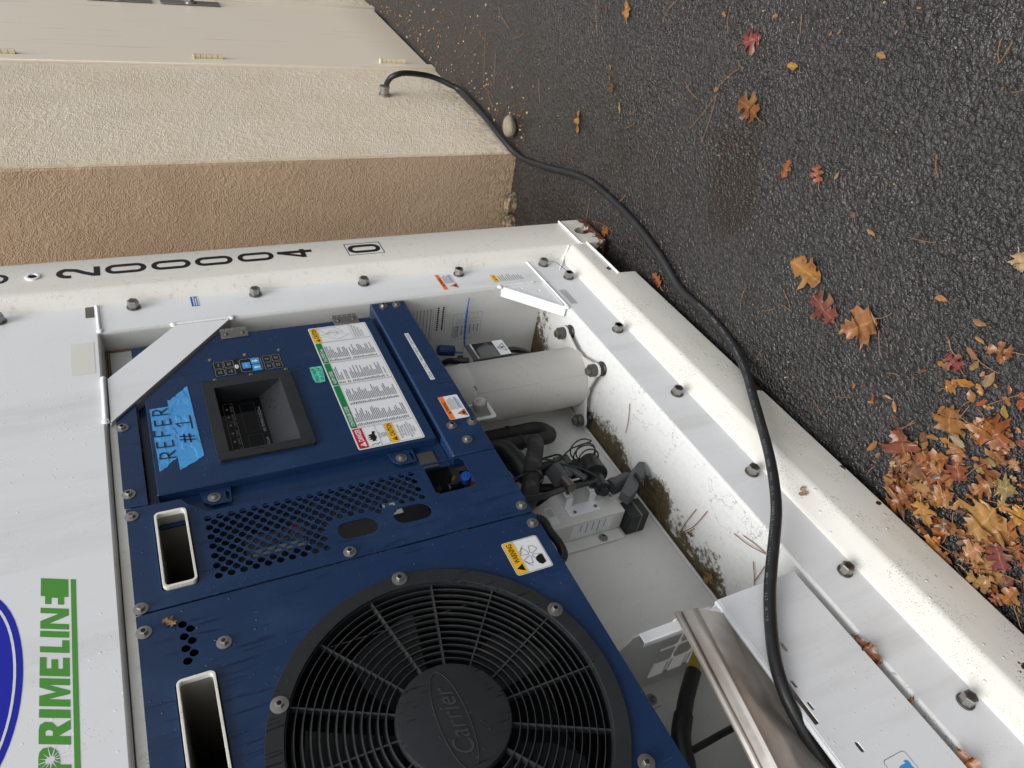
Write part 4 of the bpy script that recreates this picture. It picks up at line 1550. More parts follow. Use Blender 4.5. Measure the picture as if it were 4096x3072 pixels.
s = ST(lambda u, v, k: (u, v, .6578 + .0003 * k)).rect(-.517, -.447, .138, .18, flat('aged_label', srgb(198, 194, 178)), 0)
for k in range(5):
    s.lines(-.513, -.45, .142 + k * .007, .1455 + k * .007, 1, P_G, 1, 80 + k, .5, .6)
s.obj('label', comp)
for dx in (0, .022):
    mb = MB()
    mb.tube(spline([(-.50 + dx * 1.6, .165, .535), (-.487 + dx * 1.6, .175, .49), (-.465 + dx, .20, .44), (-.445 + dx, .235, .405), (-.425 + dx, .275, .40), (-.40, .31, .43)], 7), .0095, M['rubber'], 12)
    mb.obj('motor_lead', comp)
mb = MB()
mb.tube(spline([(-.49, .16, .66), (-.47, .17, .69), (-.43, .2, .70), (-.40, .24, .72), (-.38, .28, .79)], 7), .010, M['rubber'], 12)
mb.lathe((-.395, .19, .665), (.1, -.15, 1), [(.0165, 0), (.0165, .045), (.014, .05), (0, .05)], plain('dark_blue_cap', srgb(34, 58, 112), .5), 20)
mb.obj('suction_cap', con)
blue_tie = plain('blue_tie', srgb(36, 92, 190), .4)
mb = MB()
tp = spline([(-.312, .062, .594), (-.316, .10, .597), (-.322, .15, .6), (-.332, .205, .602), (-.35, .235, .605), (-.375, .215, .64), (-.392, .195, .665)], 6)
mb.tube(tp, [.0016 if k < 6 else (.0034 if k % 2 else .0024) for k in range(len(tp))], blue_tie, 6)
mb.obj('cable_tie', con)

# prints on the side of the recess
XW = -.306
side = lambda u, v, k: (XW - .0004 - .0003 * k, u, v)
s = ST(side)
s.fill([rrect(.121, .219, .539, .637), rrect(.1218, .2182, .5398, .6362)], P_G, 0)
for k in range(6):
    zz = .556 + k * .0135
    s.rect(.121, .219, zz - .0003, zz + .0003, P_G, 1)
    s.lines(.165, .215, zz - .0095, zz - .0035, 1, P_G, 1, 90 + k, .8, .5)
    s.text('X', .14, zz - .0095, .006, P_G, 1)
s.rect(.1545, .1552, .539, .627, P_G, 1)
s.lines(.165, .214, .62, .635, 3, P_G, 1, 99, .5, .8)
s.obj('service_table', recess)
s = ST(side)
s.fill([rrect(.083, .176, .664, .697, .003), rrect(.0836, .1754, .6646, .6964, .0025)], P_G, 0)
for r_ in (.6725, .6885):
    for k in range(11):
        s.poly(circ(.09 + k * .0078, r_, .0033, 10), P_K, 1)
s.obj('dot_chart', recess)
s = ST(side)
for k in range(6):
    zz = .71 + k * .011
    s.lines(.09, .30, zz, zz + .005, 1, P_G, 0, 110 + k, .6, .6)
s.rect(.083, .30, .7045, .7052, P_G, 0)
s.obj('wiring_notes', recess)
mb = MB()
mb.lathe((-.37, .28, .70), (-.2, -.5, .8), [(.012, 0), (.012, .03), (.016, .034), (.016, .05), (0, .052)], M['greylight'], 16)
mb.obj('fitting', con)
# motorised valve on a bracket, under the crossbar
mb = MB()
plate_pts = [(-.803, .722), (-.797, .716), (-.742, .716), (-.742, .835), (-.803, .835)]
vb = plate('valve_bracket', [plate_pts], .098, .003, M['white'], con, .001)
ax = Vector((.08, -.98, .12)).normalized()
c_ = Vector((-.773, .0975, .752))
u_ = ax.orthogonal().normalized()
w_ = ax.cross(u_)
mb.box(-.794, -.752, .0925, .0975, .731, .773, M['greylight'])
mb.lathe(c_, ax, [(.0175, 0), (.0175, .012), (.017, .014), (.017, .032), (.0155, .034), (.007, .034), (.006, .031), (0, .031)], M['greylight'], 28)
for k in range(22):
    t = 2 * math.pi * k / 22
    o_ = c_ + (u_ * math.cos(t) + w_ * math.sin(t)) * .0172
    mb.tube([o_ + ax * .014, o_ + ax * .031], .0016, M['greylight'], 5)
mb.tube(spline([c_ + ax * .02 + Vector((.016, 0, 0)), c_ + ax * .026 + Vector((.028, 0, -.002)), c_ + ax * .03 + Vector((.042, 0, -.008))], 4), .0032, M['greylight'], 8)
mb.tube(spline([c_ + ax * .03 + Vector((.042, 0, -.008)), c_ + ax * .03 + Vector((.05, 0, -.012)), c_ + ax * .032 + Vector((.06, 0, -.01))], 4), .0018, M['rubber'], 6)
mb.obj('valve_motor', vb)

# insulated pipes
def pipe(name, pts, r, m=None, parent=con, n=8, seg=16):
    mb_ = MB()
    mb_.tube(spline(pts, n), r, m or M['foam'], seg)
    return mb_.obj(name, parent, smooth=60)
pipe('insulated_pipe', [(-.676, .30, .83), (-.679, .295, .663), (-.685, .29, .579), (-.690, .285, .522), (-.705, .28, .500), (-.735, .27, .494), (-.757, .265, .508), (-.76, .262, .54), (-.757, .26, .61), (-.765, .25, .70), (-.77, .25, .83)], .0185)
pipe('insulated_pipe', [(-.79, .235, .575), (-.838, .205, .603), (-.906, .2, .647), (-.968, .2, .685), (-1.01, .2, .712), (-1.05, .2, .78), (-1.06, .2, .84)], .0225)
mb = MB()
mb.tube(spline([(-.898, .2, .642), (-.935, .2, .665)], 4), .0245, M['foam'], 18)
mb.obj('pipe_tape', con)
pipe('insulated_pipe', [(-.775, .25, .72), (-.806, .225, .683), (-.85, .22, .672), (-.9, .22, .665), (-.935, .235, .64)], .029, M['rubber'])
pipe('pipe', [(-1.02, .16, .83), (-1.03, .17, .70), (-1.01, .19, .62), (-1.0, .2, .585), (-.995, .21, .52), (-.99, .215, .50)], .0075, M['rubber'])
pipe('pipe', [(-.92, .27, .64), (-.93, .275, .58), (-.935, .28, .52), (-.93, .28, .45)], .012, M['rubber'])
pipe('pipe', [(-.95, .29, .66), (-.955, .295, .58), (-.96, .30, .50)], .010, M['rubber'])
# solenoid coil
mb = MB()
mb.box(-.024, .024, -.022, .022, -.022, .022, M['grey'])
coil = mb.obj('solenoid_coil', con, bevel=.002)
coil.location = (-.945, .205, .588)
coil.rotation_euler = (rad(25), rad(-14), rad(-20))
coil.matrix_parent_inverse = Matrix.Translation((1.219, 0, -.02))
s = ST(lambda u, v, k: (u, -.0226 - .0003 * k, v))
for k, w_ in enumerate(('SN0071USD', 'CTPL', '14-01091-09')):
    s.text(w_, -.018, .008 - k * .009, .0055, P_G, 0, width=.034 if k != 1 else .014)
s.obj('print', coil)
mb = MB()
mb.cyl((-.975, .195, .592), (-.5, -.1, 0), .0125, .04, M['dullsteel'], 16)
mb.obj('coil_stem', con)
# box on the back wall with saddle bracket
YW = .262
wb = [(-1.07, .444), (-.985, .444), (-.962, .46), (-.962, .60), (-.985, .66), (-1.0, .70), (-1.07, .70)]
mb = MB()
mb.loft([[(x, YW, z) for x, z in wb], [(x, .331, z) for x, z in wb]], M['bay'])
mb.box(-1.104, -1.07, .3265, .331, .447, .66, M['bay'])
vbx = mb.obj('valve_box', con, bevel=.005, seg=3)
bolt(SMALL, -1.088, .3265, .507, vbx)
for x, z in ((-1.012, .457), (-1.036, .579), (-1.034, .516), (-1.05, .685)):
    bolt(SCREW, x, YW - (.003 if z in (.579, .516) else 0), z, vbx, 'screw')
mb = MB()
mb.box(-1.047, -1.012, YW - .003, YW - .0004, .507, .598, M['white'])
mb.obj('saddle_bracket', vbx, bevel=.001)
for z0, z1 in ((.507, .527), (.577, .598)):
    mb = MB()
    mb.box(-1.0145, -1.0115, YW - .034, YW - .0032, z0, z1, M['white'])
    mb.box(-1.011, -.985, YW - .037, YW - .034, z0, z1, M['white'])
    mb.lathe((-.998, YW - .037, (z0 + z1) / 2), (0, -1, 0), [(.0065, 0), (.006, .003), (0, .0036)], M['dullsteel'], 12)
    mb.obj('saddle_arm', vbx, bevel=.002)
s = ST(on_front(YW)).rect(-1.055, -.998, .631, .652, P_W, 0)
s.lines(-1.03, -1.001, .633, .65, 4, P_G, 1, 41, .5, .7)
s.obj('label', vbx)
sL = lambda u, v, k: (-1.0704 - .0003 * k, u, v)
s = ST(sL).rect(.268, .322, .48, .60, P_W, 0)
for k in range(5):
    s.lines(.272, .318, .50 + k * .018, .505 + k * .018, 1, P_G, 1, 45 + k, .7, .5)
s.obj('label', vbx)
# expansion valve, its coiled capillary, plug and connector
mb = MB()
mb.lathe((-.905, .235, .468), (-.86, -.12, .2), [(.030, 0), (.031, .03), (.034, .05), (.034, .058), (.018, .06), (.017, .10), (.021, .102), (.021, .118), (.012, .12), (.012, .132), (0, .133)], M['rubber'], 22)
xv = mb.obj('expansion_valve', con)
cp = []
c0 = Vector((-.88, .225, .475))
axv = Vector((-.86, -.12, .2)).normalized()
ua = axv.orthogonal().normalized()
ub = axv.cross(ua)
for k in range(70):
    t = k / 70
    an = t * 2 * math.pi * 3.6
    r = .030 + .006 * math.sin(an * .5)
    cp.append(c0 + axv * (t * .05 - .01) + (ua * math.cos(an) + ub * math.sin(an)) * r + Vector((0, -.012, .0)))
cp = [Vector((-.92, .20, .60)), Vector((-.90, .205, .56)), Vector((-.875, .20, .515))] + cp
mb = MB()
mb.tube(spline(cp, 2), .0021, M['rubber'], 6)
mb.obj('capillary_coil', xv)
mb = MB()
mb.tube([(-.925, .2, .565), (-.96, .2, .545), (-.985, .203, .53)], .009, M['grey'], 10)
mb.box(-.915, -.885, .205, .24, .53, .575, M['grey'])
mb.box(-.935, -.90, .215, .255, .49, .535, M['rubber'])
mb.box(-.905, -.88, .22, .25, .575, .615, M['rubber'])
mb.obj('wire_connector', con, bevel=.004)
mb = MB()
mb.lathe((-.995, .25, .45), (.17, .05, -.75), [(.021, 0), (.0225, .01), (.0225, .022), (.0205, .024), (.021, .07), (.016, .078), (0, .078)], M['grey'], 20)
mb.obj('capped_port', con)
mb = MB()
P = [(-1.082, .205, .455), (-1.055, .205, .468), (-1.0, .212, .402), (-.964, .22, .348), (-.972, .22, .335), (-1.0, .215, .35), (-1.062, .21, .42)]
mb.loft([[(x, y - .012, z) for x, y, z in P], [(x, y + .024, z) for x, y, z in P]], M['grey'])
mb.box(-1.05, -1.012, .188, .234, .392, .402, M['rubber'])
mb.obj('plug', con, bevel=.005, seg=3)
mb = MB()
mb.box(-1.098, -1.04, .262, .33, .385, .442, M['darkmetal'])
mb.box(-1.0985, -1.0395, .2615, .3295, .405, .414, M['dullsteel'])
mb.obj('plug_block', con, bevel=.003)
wires = [[(-.935, .2, .56), (-.905, .19, .60), (-.87, .21, .64), (-.83, .25, .70), (-.80, .28, .80)],
         [(-.93, .21, .55), (-.89, .2, .555), (-.86, .23, .575), (-.84, .26, .64), (-.845, .28, .76)],
         [(-.99, .2, .50), (-.965, .185, .535), (-.93, .18, .60), (-.94, .18, .68), (-.97, .17, .80)],
         [(-.97, .23, .455), (-.94, .225, .50), (-.90, .24, .545), (-.88, .27, .62), (-.87, .29, .78)],
         [(-.72, .3, .80), (-.73, .29, .70), (-.78, .28, .62), (-.83, .29, .58), (-.87, .30, .50)]]
for k, wp in enumerate(wires):
    pipe('wire', wp, (.0032, .0026, .003, .0035, .0034)[k], M['rubber'], seg=8)
for x, y, z, r_ in ((-.938, .2, .666, .0265), (-.685, .29, .60, .0205), (-.757, .261, .60, .0205)):
    mb = MB()
    mb.lathe((x, y, z - .004), (0, 0, 1) if r_ < .025 else (-.83, 0, .55), [(r_, 0), (r_ + .0015, 0), (r_ + .0015, .007), (r_, .007)], M['rubber'], 20, True)
    mb.obj('pipe_clamp', con)
hp = spline([(-1.12, .11, .80), (-1.146, .1, .765), (-1.185, .1, .762), (-1.222, .1, .758), (-1.255, .1, .768), (-1.275, .105, .81)], 14)
mb = MB()
mb.tube(hp, [.0105 if k % 2 else .009 for k in range(len(hp))], M['rubber'], 12)
mb.obj('corrugated_hose', con, smooth=0)

# ---------------------------------------------------------------- cord stowage
holes = [rrect(x - .0095, x + .0095, z - .0042, z + .0042, .004) for x, z in ((-1.815, .506),)]
holes += [rrect(x - .008, x + .008, z - .0034, z + .0034, .0033) for x, z in ((-1.683, .535), (-1.727, .535))]
holes += [rrect(-1.627, -1.607, .496, .504, .0038), rrect(-1.757, -1.672, .5425, .5535, .002)]
cover = plate('stowage_cover', [[(-2.12, .349), (-1.486, .352), (-1.4875, .556), (-2.12, .562)]] + holes, .036, .003, M['white'], con, .0012)
mb = MB()
mb.tube([(-1.4885, .042, .558), (-2.12, .042, .5635)], .0055, M['white'], 10)
mb.obj('cover_hem', cover)
s = ST(on_front(.036)).fill([rrect(-1.98, -1.848, .435, .488, .006), rrect(-1.979, -1.849, .436, .487, .0055)], P_G, 0)
s.text('a', -1.862, .442, .03, P_LB, 0, align='r', bold=.03)
s.obj('logo_sticker', cover)
# end bracket with square perforations, plane X = const
XK = -1.476
sq = []
for i in range(4):
    for j in range(4):
        y0 = .246 - i * .056
        z0 = .597 - j * .051
        if y0 > .07:
            sq.append(rrect(y0, y0 + .047, z0, z0 + .043, .006, 3))
vs, fs = fill2d([[(.331, .36), (.331, .80), (.20, .80), (.125, .757), (.098, .738), (.088, .735), (.088, .36)]] + sq, .003)
mb = MB()
mb.add([(XK + p[2], p[0], p[1]) for p in vs], fs, M['bay'])
mb.box(-1.526, XK - .002, .327, .3308, .621, .80, M['bay'])
brk = mb.obj('end_bracket', con, smooth=0)
mb = MB()
mb.box(XK - .019, XK + .0015, .0845, .0875, .36, .722, M['white'])
mb.box(XK - .021, XK - .0185, .0845, .10, .36, .722, M['white'])
mb.obj('bracket_flange', brk, bevel=.002)
bolt(SMALL, -1.508, .327, .637, brk)
# weathered stainless guard leaning out of the stowage
prof = [(.018, .671), (.013, .6765), (.006, .6775), (.0015, .6735), (.004, .668), (.009, .6665), (.002, .6645), (-.012, .659), (-.0165, .653), (-.0145, .645), (.024, .588), (.058, .535), (.075, .495), (.085, .44), (.086, .38)]
xs_ = [-1.492, -1.493, -1.496, -1.498, -1.498, -1.497, -1.502, -1.510, -1.513, -1.514, -1.514, -1.515, -1.516, -1.517, -1.518]
mb = MB()
rows = []
n = len(prof)
for x_end, dz, dy in ((None, 0, 0), (-1.75, .034, .012), (-2.05, .082, .03)):
    row = []
    for (y, z), xs1 in zip(prof, xs_):
        x = xs1 if x_end is None else x_end
        row.append((x, y + dy, z + dz))
    rows.append(row)
V_ = [p for r in rows for p in r]
F_ = []
for a_ in range(2):
    for i in range(n - 1):
        F_.append((a_ * n + i, a_ * n + i + 1, (a_ + 1) * n + i + 1, (a_ + 1) * n + i))
mb.add(V_, F_, M['guard'])
gd = mb.obj('steel_guard', con, smooth=30)
sm = gd.modifiers.new('thickness', 'SOLIDIFY')
sm.thickness = .0016
# stowed supply cable behind the guard
pipe('plug_lead', [(-1.47, .24, .50), (-1.502, .25, .546), (-1.518, .25, .56)], .012, plain('yellow_sheath', srgb(196, 166, 52), .5))
pipe('plug_lead', [(-1.516, .25, .558), (-1.557, .25, .606), (-1.592, .25, .641), (-1.60, .25, .65)], .0165, M['rubber'])
pipe('plug_lead', [(-1.588, .25, .637), (-1.618, .25, .665), (-1.643, .25, .68), (-1.68, .25, .70), (-1.71, .25, .76), (-1.73, .25, .83)], .0195, M['rubber'])
pipe('thin_lead', [(-1.66, .25, .70), (-1.654, .25, .678), (-1.65, .25, .62), (-1.647, .25, .568), (-1.645, .25, .50)], .007, M['rubber'])

# ================================================================ POWER CABLE
CP = spline(CABLE, 10)
mb = MB()
mb.tube(CP, .0122, M['rubber'], 16)
cable = mb.obj('power_cable', loc=tuple(CP[0]), smooth=60)
tag(cable, 'thick black power cable from cream wall across wet asphalt into the container', 'cable')
# white print along the jacket
txt = '5018440  SOOW  600V  90°C  4X8AWG(8.37mm2)  cETLus  VW-1  FT2  WindyNation    '
pm = MB()
cum = [0]
for i in range(len(CP) - 1):
    cum.append(cum[-1] + (CP[i + 1] - CP[i]).length)
def at_len(s_):
    for i in range(len(CP) - 1):
        if cum[i + 1] >= s_:
            t = (s_ - cum[i]) / max(1e-9, cum[i + 1] - cum[i])
            return CP[i].lerp(CP[i + 1], t), (CP[min(i + 2, len(CP) - 1)] - CP[max(i - 1, 0)]).normalized()
    return CP[-1], (CP[-1] - CP[-2]).normalized()
glyphs = {}
for ch in set(txt) - {' '}:
    glyphs[ch] = fill2d(None, text=ch, size=.0078, bold=.0)
S0, S1 = cum[-1] - 1.35, cum[-1] - .28
s_ = S0
k = 0
tocam = Vector((-2.03, -1.11, 1.45))
while s_ < S1:
    ch = txt[k % len(txt)]
    k += 1
    if ch != ' ':
        p, d = at_len(s_)
        nrm_ = Vector((.62, -.62, .5))
        nrm_ = (nrm_ - d * nrm_.dot(d)).normalized()
        side_ = nrm_.cross(-d).normalized()
        vs, fs = glyphs[ch]
        dd = -d
        side_ = nrm_.cross(dd)
        pm.add([p + nrm_ * .0126 + dd * v[0] + side_ * (v[1] - .003) for v in vs], fs, P_G)
    s_ += .0074
cable_print = pm.obj('jacket_print', smooth=0)
cable_print.parent = cable
cable_print.matrix_parent_inverse = Matrix.Translation(-CP[0])

# ================================================================ STONE
bm = bmesh.new()
bmesh.ops.create_icosphere(bm, subdivisions=4, radius=1)
rg = random.Random(4)
for v in bm.verts:
    c = v.co
    k = 1 + .05 * math.sin(3.1 * c.x + 1) * math.cos(2.3 * c.y) + .04 * math.sin(4 * c.z + 2 * c.x)
    v.co = Vector((c.x * .047 * k, c.y * .034 * k * (1 - .18 * c.x), c.z * .027 * k))
me = bpy.data.meshes.new('stone')
bm.to_mesh(me)
bm.free()
me.shade_smooth()
me.materials.append(M['stone'])
o = mesh_obj('stone', me)
o.location = (.664, -.095, .024)
o.rotation_euler = (0, 0, rad(-52))
tag(o, 'smooth rounded grey tan stone against the cable by the cream wall', 'stone')

LEAVES = [
    (-0.493, -0.736, -0.548, -0.769, 'oak', 1.0, (168, 78, 80), 'torn crimson oak leaf lying alone near the top of the asphalt'),
    (0.028, -0.666, 0.056, -0.712, 'maple', 0.6, (205, 152, 62), 'yellow torn leaf at the top edge of the asphalt'),
    (0.175, -0.246, 0.2, -0.324, 'round', 0.42, (200, 142, 56), 'narrow mustard yellow leaf on asphalt above the round stone'),
    (-0.047, -0.397, -0.029, -0.432, 'oval', 0.36, (205, 172, 108), 'thin straw coloured leaf sliver between mustard leaf and pine needles'),
    (0.045, -0.475, 0.023, -0.44, 'oak', 0.8, (116, 76, 56), 'small dull brown oak leaf above the straw sliver'),
    (-0.636, -0.599, -0.551, -0.616, 'oak', 0.9, (165, 102, 44), 'wet orange brown forked oak leaf below the crimson leaf'),
    (0.164, -0.672, 0.157, -0.644, 'oval', 0.3, (168, 84, 46), 'rust coloured leaf strip near the top edge'),
    (0.077, -0.515, 0.061, -0.503, 'oval', 0.5, (160, 140, 78), 'small olive leaflet near the dull brown oak leaf'),
    (0.064, -0.486, 0.054, -0.475, 'oval', 0.5, (168, 84, 46), 'tiny orange chip beside the dull brown oak leaf'),
    (-0.44, -0.6, -0.455, -0.612, 'round', 0.8, (196, 146, 88), 'tiny tan leaf stuck on the long pine needle'),
    (-0.383, -0.783, -0.399, -0.777, 'round', 0.8, (196, 146, 88), 'small tan leaf scrap left of the crimson leaf'),
    (-0.566, -0.824, -0.579, -0.819, 'round', 0.8, (196, 146, 88), 'small tan scrap above the crimson leaf'),
    (-0.699, -0.742, -0.664, -0.736, 'oval', 0.5, (206, 162, 52), 'bright yellow oval leaflet on open asphalt'),
    (-0.917, -0.824, -0.89, -0.825, 'oval', 0.52, (192, 152, 92), 'tan oval leaflet right of the yellow one'),
    (-0.779, -0.5, -0.776, -0.546, 'round', 0.72, (176, 102, 40), 'glossy orange round lobed oak leaf beside the salmon leaf'),
    (-0.886, -0.531, -0.856, -0.569, 'oak', 0.85, (192, 108, 72), 'salmon pointed oak leaf beside the glossy orange leaf'),
    (-0.925, -0.579, -0.919, -0.558, 'oval', 0.4, (176, 158, 128), 'grey papery leaf scrap beside the salmon leaf'),
    (-0.946, -0.927, -0.936, -0.925, 'oval', 0.6, (196, 146, 88), 'small tan leaflet near the top right edge'),
    (-0.565, -0.818, -0.578, -0.824, 'round', 0.8, (196, 146, 88), 'tan leaf scrap right of the crimson leaf'),
    (-0.919, -0.897, -0.927, -0.892, 'oval', 0.6, (140, 92, 52), 'small brown leaflet right of centre on open asphalt'),
    (-0.914, -0.878, -0.913, -0.869, 'oval', 0.45, (190, 140, 118), 'small pinkish leaflet on open asphalt'),
    (-0.77, -0.832, -0.776, -0.842, 'round', 0.7, (170, 130, 86), 'small tan leaf curl on open asphalt'),
    (-0.753, -0.834, -0.75, -0.822, 'oval', 0.4, (160, 130, 90), 'thin tan leaflet on open asphalt'),
    (-1.181, -0.851, -1.179, -0.843, 'oval', 0.6, (150, 120, 76), 'small olive brown leaflet near right edge'),
    (-0.875, -0.636, -0.882, -0.632, 'round', 0.8, (168, 84, 46), 'tiny rust scrap on open asphalt'),
    (-0.135, -0.031, -0.1, -0.004, 'round', 0.8, (180, 104, 42), 'small orange leaf at the foot of the corner casting'),
    (-0.479, -0.007, -0.423, -0.024, 'oak', 0.7, (188, 104, 56), 'orange folded leaf poking out from under the bottom rail'),
    (-0.905, -0.338, -1.005, -0.336, 'round', 0.85, (204, 148, 66), 'large mustard leaf with a hole, beside the pink oak leaf'),
    (-1.095, -0.273, -0.999, -0.301, 'oak', 0.85, (152, 80, 70), 'dusky pink pointed oak leaf with five lobes'),
    (-1.183, -0.348, -1.114, -0.258, 'maple', 0.65, (196, 138, 82), 'large curled tan leaf standing up from the asphalt'),
    (-1.08, -0.497, -1.053, -0.5, 'oval', 0.4, (196, 160, 120), 'pale brown leaflet alone above the mustard leaf'),
    (-0.998, -0.508, -1.013, -0.511, 'oval', 0.8, (140, 105, 95), 'mauve leaf scrap on open asphalt'),
    (-1.297, -0.463, -1.269, -0.454, 'oval', 0.45, (214, 158, 86), 'clean golden oval leaflet right of the pink oak leaf'),
    (-1.389, -0.463, -1.359, -0.458, 'oval', 0.42, (178, 142, 92), 'tan oval leaflet near right edge above the pile'),
    (-1.365, -0.612, -1.39, -0.583, 'maple', 0.9, (214, 196, 150), 'cream coloured small maple leaf at the right edge'),
    (-1.201, -0.178, -1.209, -0.163, 'oval', 0.5, (180, 120, 60), 'small brown leaflet near the bottom rail corner'),
    (-1.322, -0.301, -1.334, -0.313, 'oval', 0.4, (168, 84, 46), 'brick red leaf chip left of the crimson pile leaf'),
    (-1.397, -0.358, -1.35, -0.368, 'oak', 0.95, (166, 80, 78), 'large crimson leaf with long lobes on top of the pile edge'),
    (-1.465, -0.454, -1.409, -0.427, 'oak', 0.55, (170, 114, 68), 'brown oak leaf with long stem at right edge above the pile'),
    (-1.452, -0.436, -1.446, -0.414, 'round', 0.6, (180, 124, 70), 'round tan lobe touching the stemmed brown oak leaf'),
    (-1.405, -0.43, -1.38, -0.431, 'oval', 0.35, (212, 164, 100), 'straw coloured torn leaf above the stemmed brown oak leaf'),
    (-1.378, -0.406, -1.409, -0.395, 'oval', 0.45, (168, 112, 64), None),
    (-1.414, -0.397, -1.407, -0.369, 'oval', 0.5, (168, 140, 88), None),
    (-1.45, -0.395, -1.448, -0.357, 'oval', 0.5, (188, 164, 118), 'large beige oval leaflet with dark spots'),
    (-1.451, -0.358, -1.441, -0.368, 'oval', 0.8, (150, 134, 116), None),
    (-1.396, -0.336, -1.434, -0.351, 'oval', 0.42, (206, 140, 48), None),
    (-1.386, -0.305, -1.4, -0.339, 'maple', 0.8, (198, 140, 60), None),
    (-1.434, -0.355, -1.456, -0.339, 'round', 0.6, (206, 150, 70), None),
    (-1.43, -0.336, -1.45, -0.315, 'oval', 0.6, (190, 140, 76), None),
    (-1.346, -0.347, -1.376, -0.346, 'round', 0.6, (190, 136, 50), None),
    (-1.432, -0.371, -1.434, -0.384, 'oval', 0.7, (206, 158, 108), None),
    (-1.461, -0.375, -1.471, -0.372, 'oval', 0.6, (196, 150, 70), None),
    (-1.484, -0.392, -1.497, -0.376, 'oval', 0.45, (176, 116, 66), None),
    (-1.457, -0.315, -1.469, -0.34, 'oval', 0.4, (192, 96, 50), None),
    (-1.499, -0.352, -1.517, -0.33, 'oval', 0.5, (186, 164, 72), 'yellow green oval leaflet on the pile'),
    (-1.451, -0.232, -1.422, -0.291, 'maple', 0.95, (184, 130, 62), 'tan and olive broad leaf at the upper left of the pile'),
    (-1.404, -0.25, -1.407, -0.274, 'oval', 0.42, (190, 126, 60), None),
    (-1.468, -0.324, -1.488, -0.335, 'round', 0.5, (200, 150, 80), None),
    (-1.484, -0.264, -1.474, -0.298, 'maple', 0.75, (212, 154, 52), 'golden maple leaf overlapping the broad orange leaf'),
    (-1.486, -0.305, -1.558, -0.283, 'maple', 0.95, (184, 106, 56), 'broad glossy orange brown leaf in the middle of the pile'),
    (-1.541, -0.33, -1.553, -0.325, 'oval', 0.6, (212, 140, 56), None),
    (-1.509, -0.392, -1.524, -0.385, 'maple', 0.9, (176, 116, 68), None),
    (-1.524, -0.385, -1.526, -0.362, 'oval', 0.7, (190, 90, 50), None),
    (-1.488, -0.365, -1.51, -0.358, 'round', 0.7, (170, 120, 64), None),
    (-1.327, -0.189, -1.31, -0.208, 'oval', 0.45, (192, 138, 74), None),
    (-1.306, -0.209, -1.284, -0.205, 'oval', 0.3, (214, 196, 150), None),
    (-1.26, -0.187, -1.268, -0.171, 'oval', 0.5, (150, 72, 44), None),
    (-1.257, -0.164, -1.272, -0.173, 'oval', 0.45, (196, 140, 84), None),
    (-1.324, -0.175, -1.335, -0.18, 'oval', 0.6, (160, 80, 56), None),
    (-1.318, -0.063, -1.325, -0.1, 'oval', 0.42, (184, 124, 64), 'single brown oval leaflet near the container rail, away from the pile'),
    (-1.342, -0.063, -1.346, -0.081, 'oval', 0.6, (160, 140, 78), None),
    (-1.401, -0.149, -1.402, -0.169, 'oval', 0.6, (206, 142, 60), None),
    (-1.42, -0.16, -1.421, -0.183, 'oval', 0.6, (176, 128, 60), None),
    (-1.416, -0.144, -1.437, -0.161, 'oval', 0.55, (208, 164, 88), None),
    (-1.399, -0.1, -1.399, -0.131, 'oval', 0.45, (184, 124, 60), None),
    (-1.417, -0.102, -1.403, -0.131, 'oval', 0.4, (192, 136, 66), None),
    (-1.409, -0.137, -1.437, -0.121, 'oak', 0.6, (140, 72, 50), None),
    (-1.443, -0.143, -1.455, -0.16, 'oval', 0.4, (206, 152, 96), None),
    (-1.467, -0.166, -1.472, -0.144, 'oval', 0.42, (196, 134, 56), None),
    (-1.455, -0.134, -1.48, -0.142, 'oval', 0.42, (196, 142, 84), None),
    (-1.489, -0.134, -1.498, -0.158, 'oval', 0.5, (180, 112, 62), None),
    (-1.444, -0.117, -1.462, -0.112, 'oval', 0.45, (164, 96, 58), None),
    (-1.463, -0.095, -1.472, -0.123, 'oval', 0.42, (214, 196, 150), None),
    (-1.429, -0.088, -1.425, -0.105, 'oval', 0.5, (190, 124, 66), None),
    (-1.377, -0.085, -1.396, -0.082, 'maple', 0.8, (214, 196, 150), None),
    (-1.452, -0.23, -1.488, -0.229, 'oval', 0.5, (188, 180, 142), 'pale grey green oval leaflet below the broad tan leaf'),
    (-1.437, -0.21, -1.459, -0.217, 'oval', 0.5, (206, 146, 58), None),
    (-1.412, -0.192, -1.437, -0.206, 'oval', 0.4, (170, 124, 62), None),
    (-1.451, -0.208, -1.458, -0.2, 'oval', 0.5, (190, 120, 56), None),
    (-1.481, -0.22, -1.502, -0.213, 'oval', 0.5, (182, 116, 62), None),
    (-1.511, -0.221, -1.525, -0.228, 'oval', 0.6, (196, 140, 70), None),
    (-1.52, -0.215, -1.548, -0.211, 'round', 0.6, (182, 150, 80), None),
    (-1.536, -0.244, -1.556, -0.238, 'oval', 0.6, (150, 146, 86), None),
    (-1.537, -0.264, -1.57, -0.257, 'round', 0.7, (160, 104, 56), None),
    (-1.569, -0.272, -1.596, -0.263, 'maple', 0.7, (206, 156, 104), None),
    (-1.576, -0.268, -1.566, -0.264, 'oval', 0.5, (160, 84, 56), None),
    (-1.453, -0.057, -1.431, 0.014, 'oak', 1.0, (166, 104, 46), 'large brown maple leaf tucked against the bottom rail'),
    (-1.488, -0.088, -1.457, -0.056, 'oak', 0.4, (190, 128, 70), None),
    (-1.5, -0.086, -1.526, -0.133, 'maple', 0.8, (186, 128, 54), 'ribbed brown gold leaf with a dark edge, left part of the pile'),
    (-1.508, -0.08, -1.518, -0.09, 'oval', 0.55, (212, 148, 60), None),
    (-1.484, -0.095, -1.496, -0.104, 'oval', 0.5, (200, 138, 80), None),
    (-1.483, -0.067, -1.53, -0.026, 'maple', 0.7, (212, 162, 78), 'pale gold star shaped leaf near the rail'),
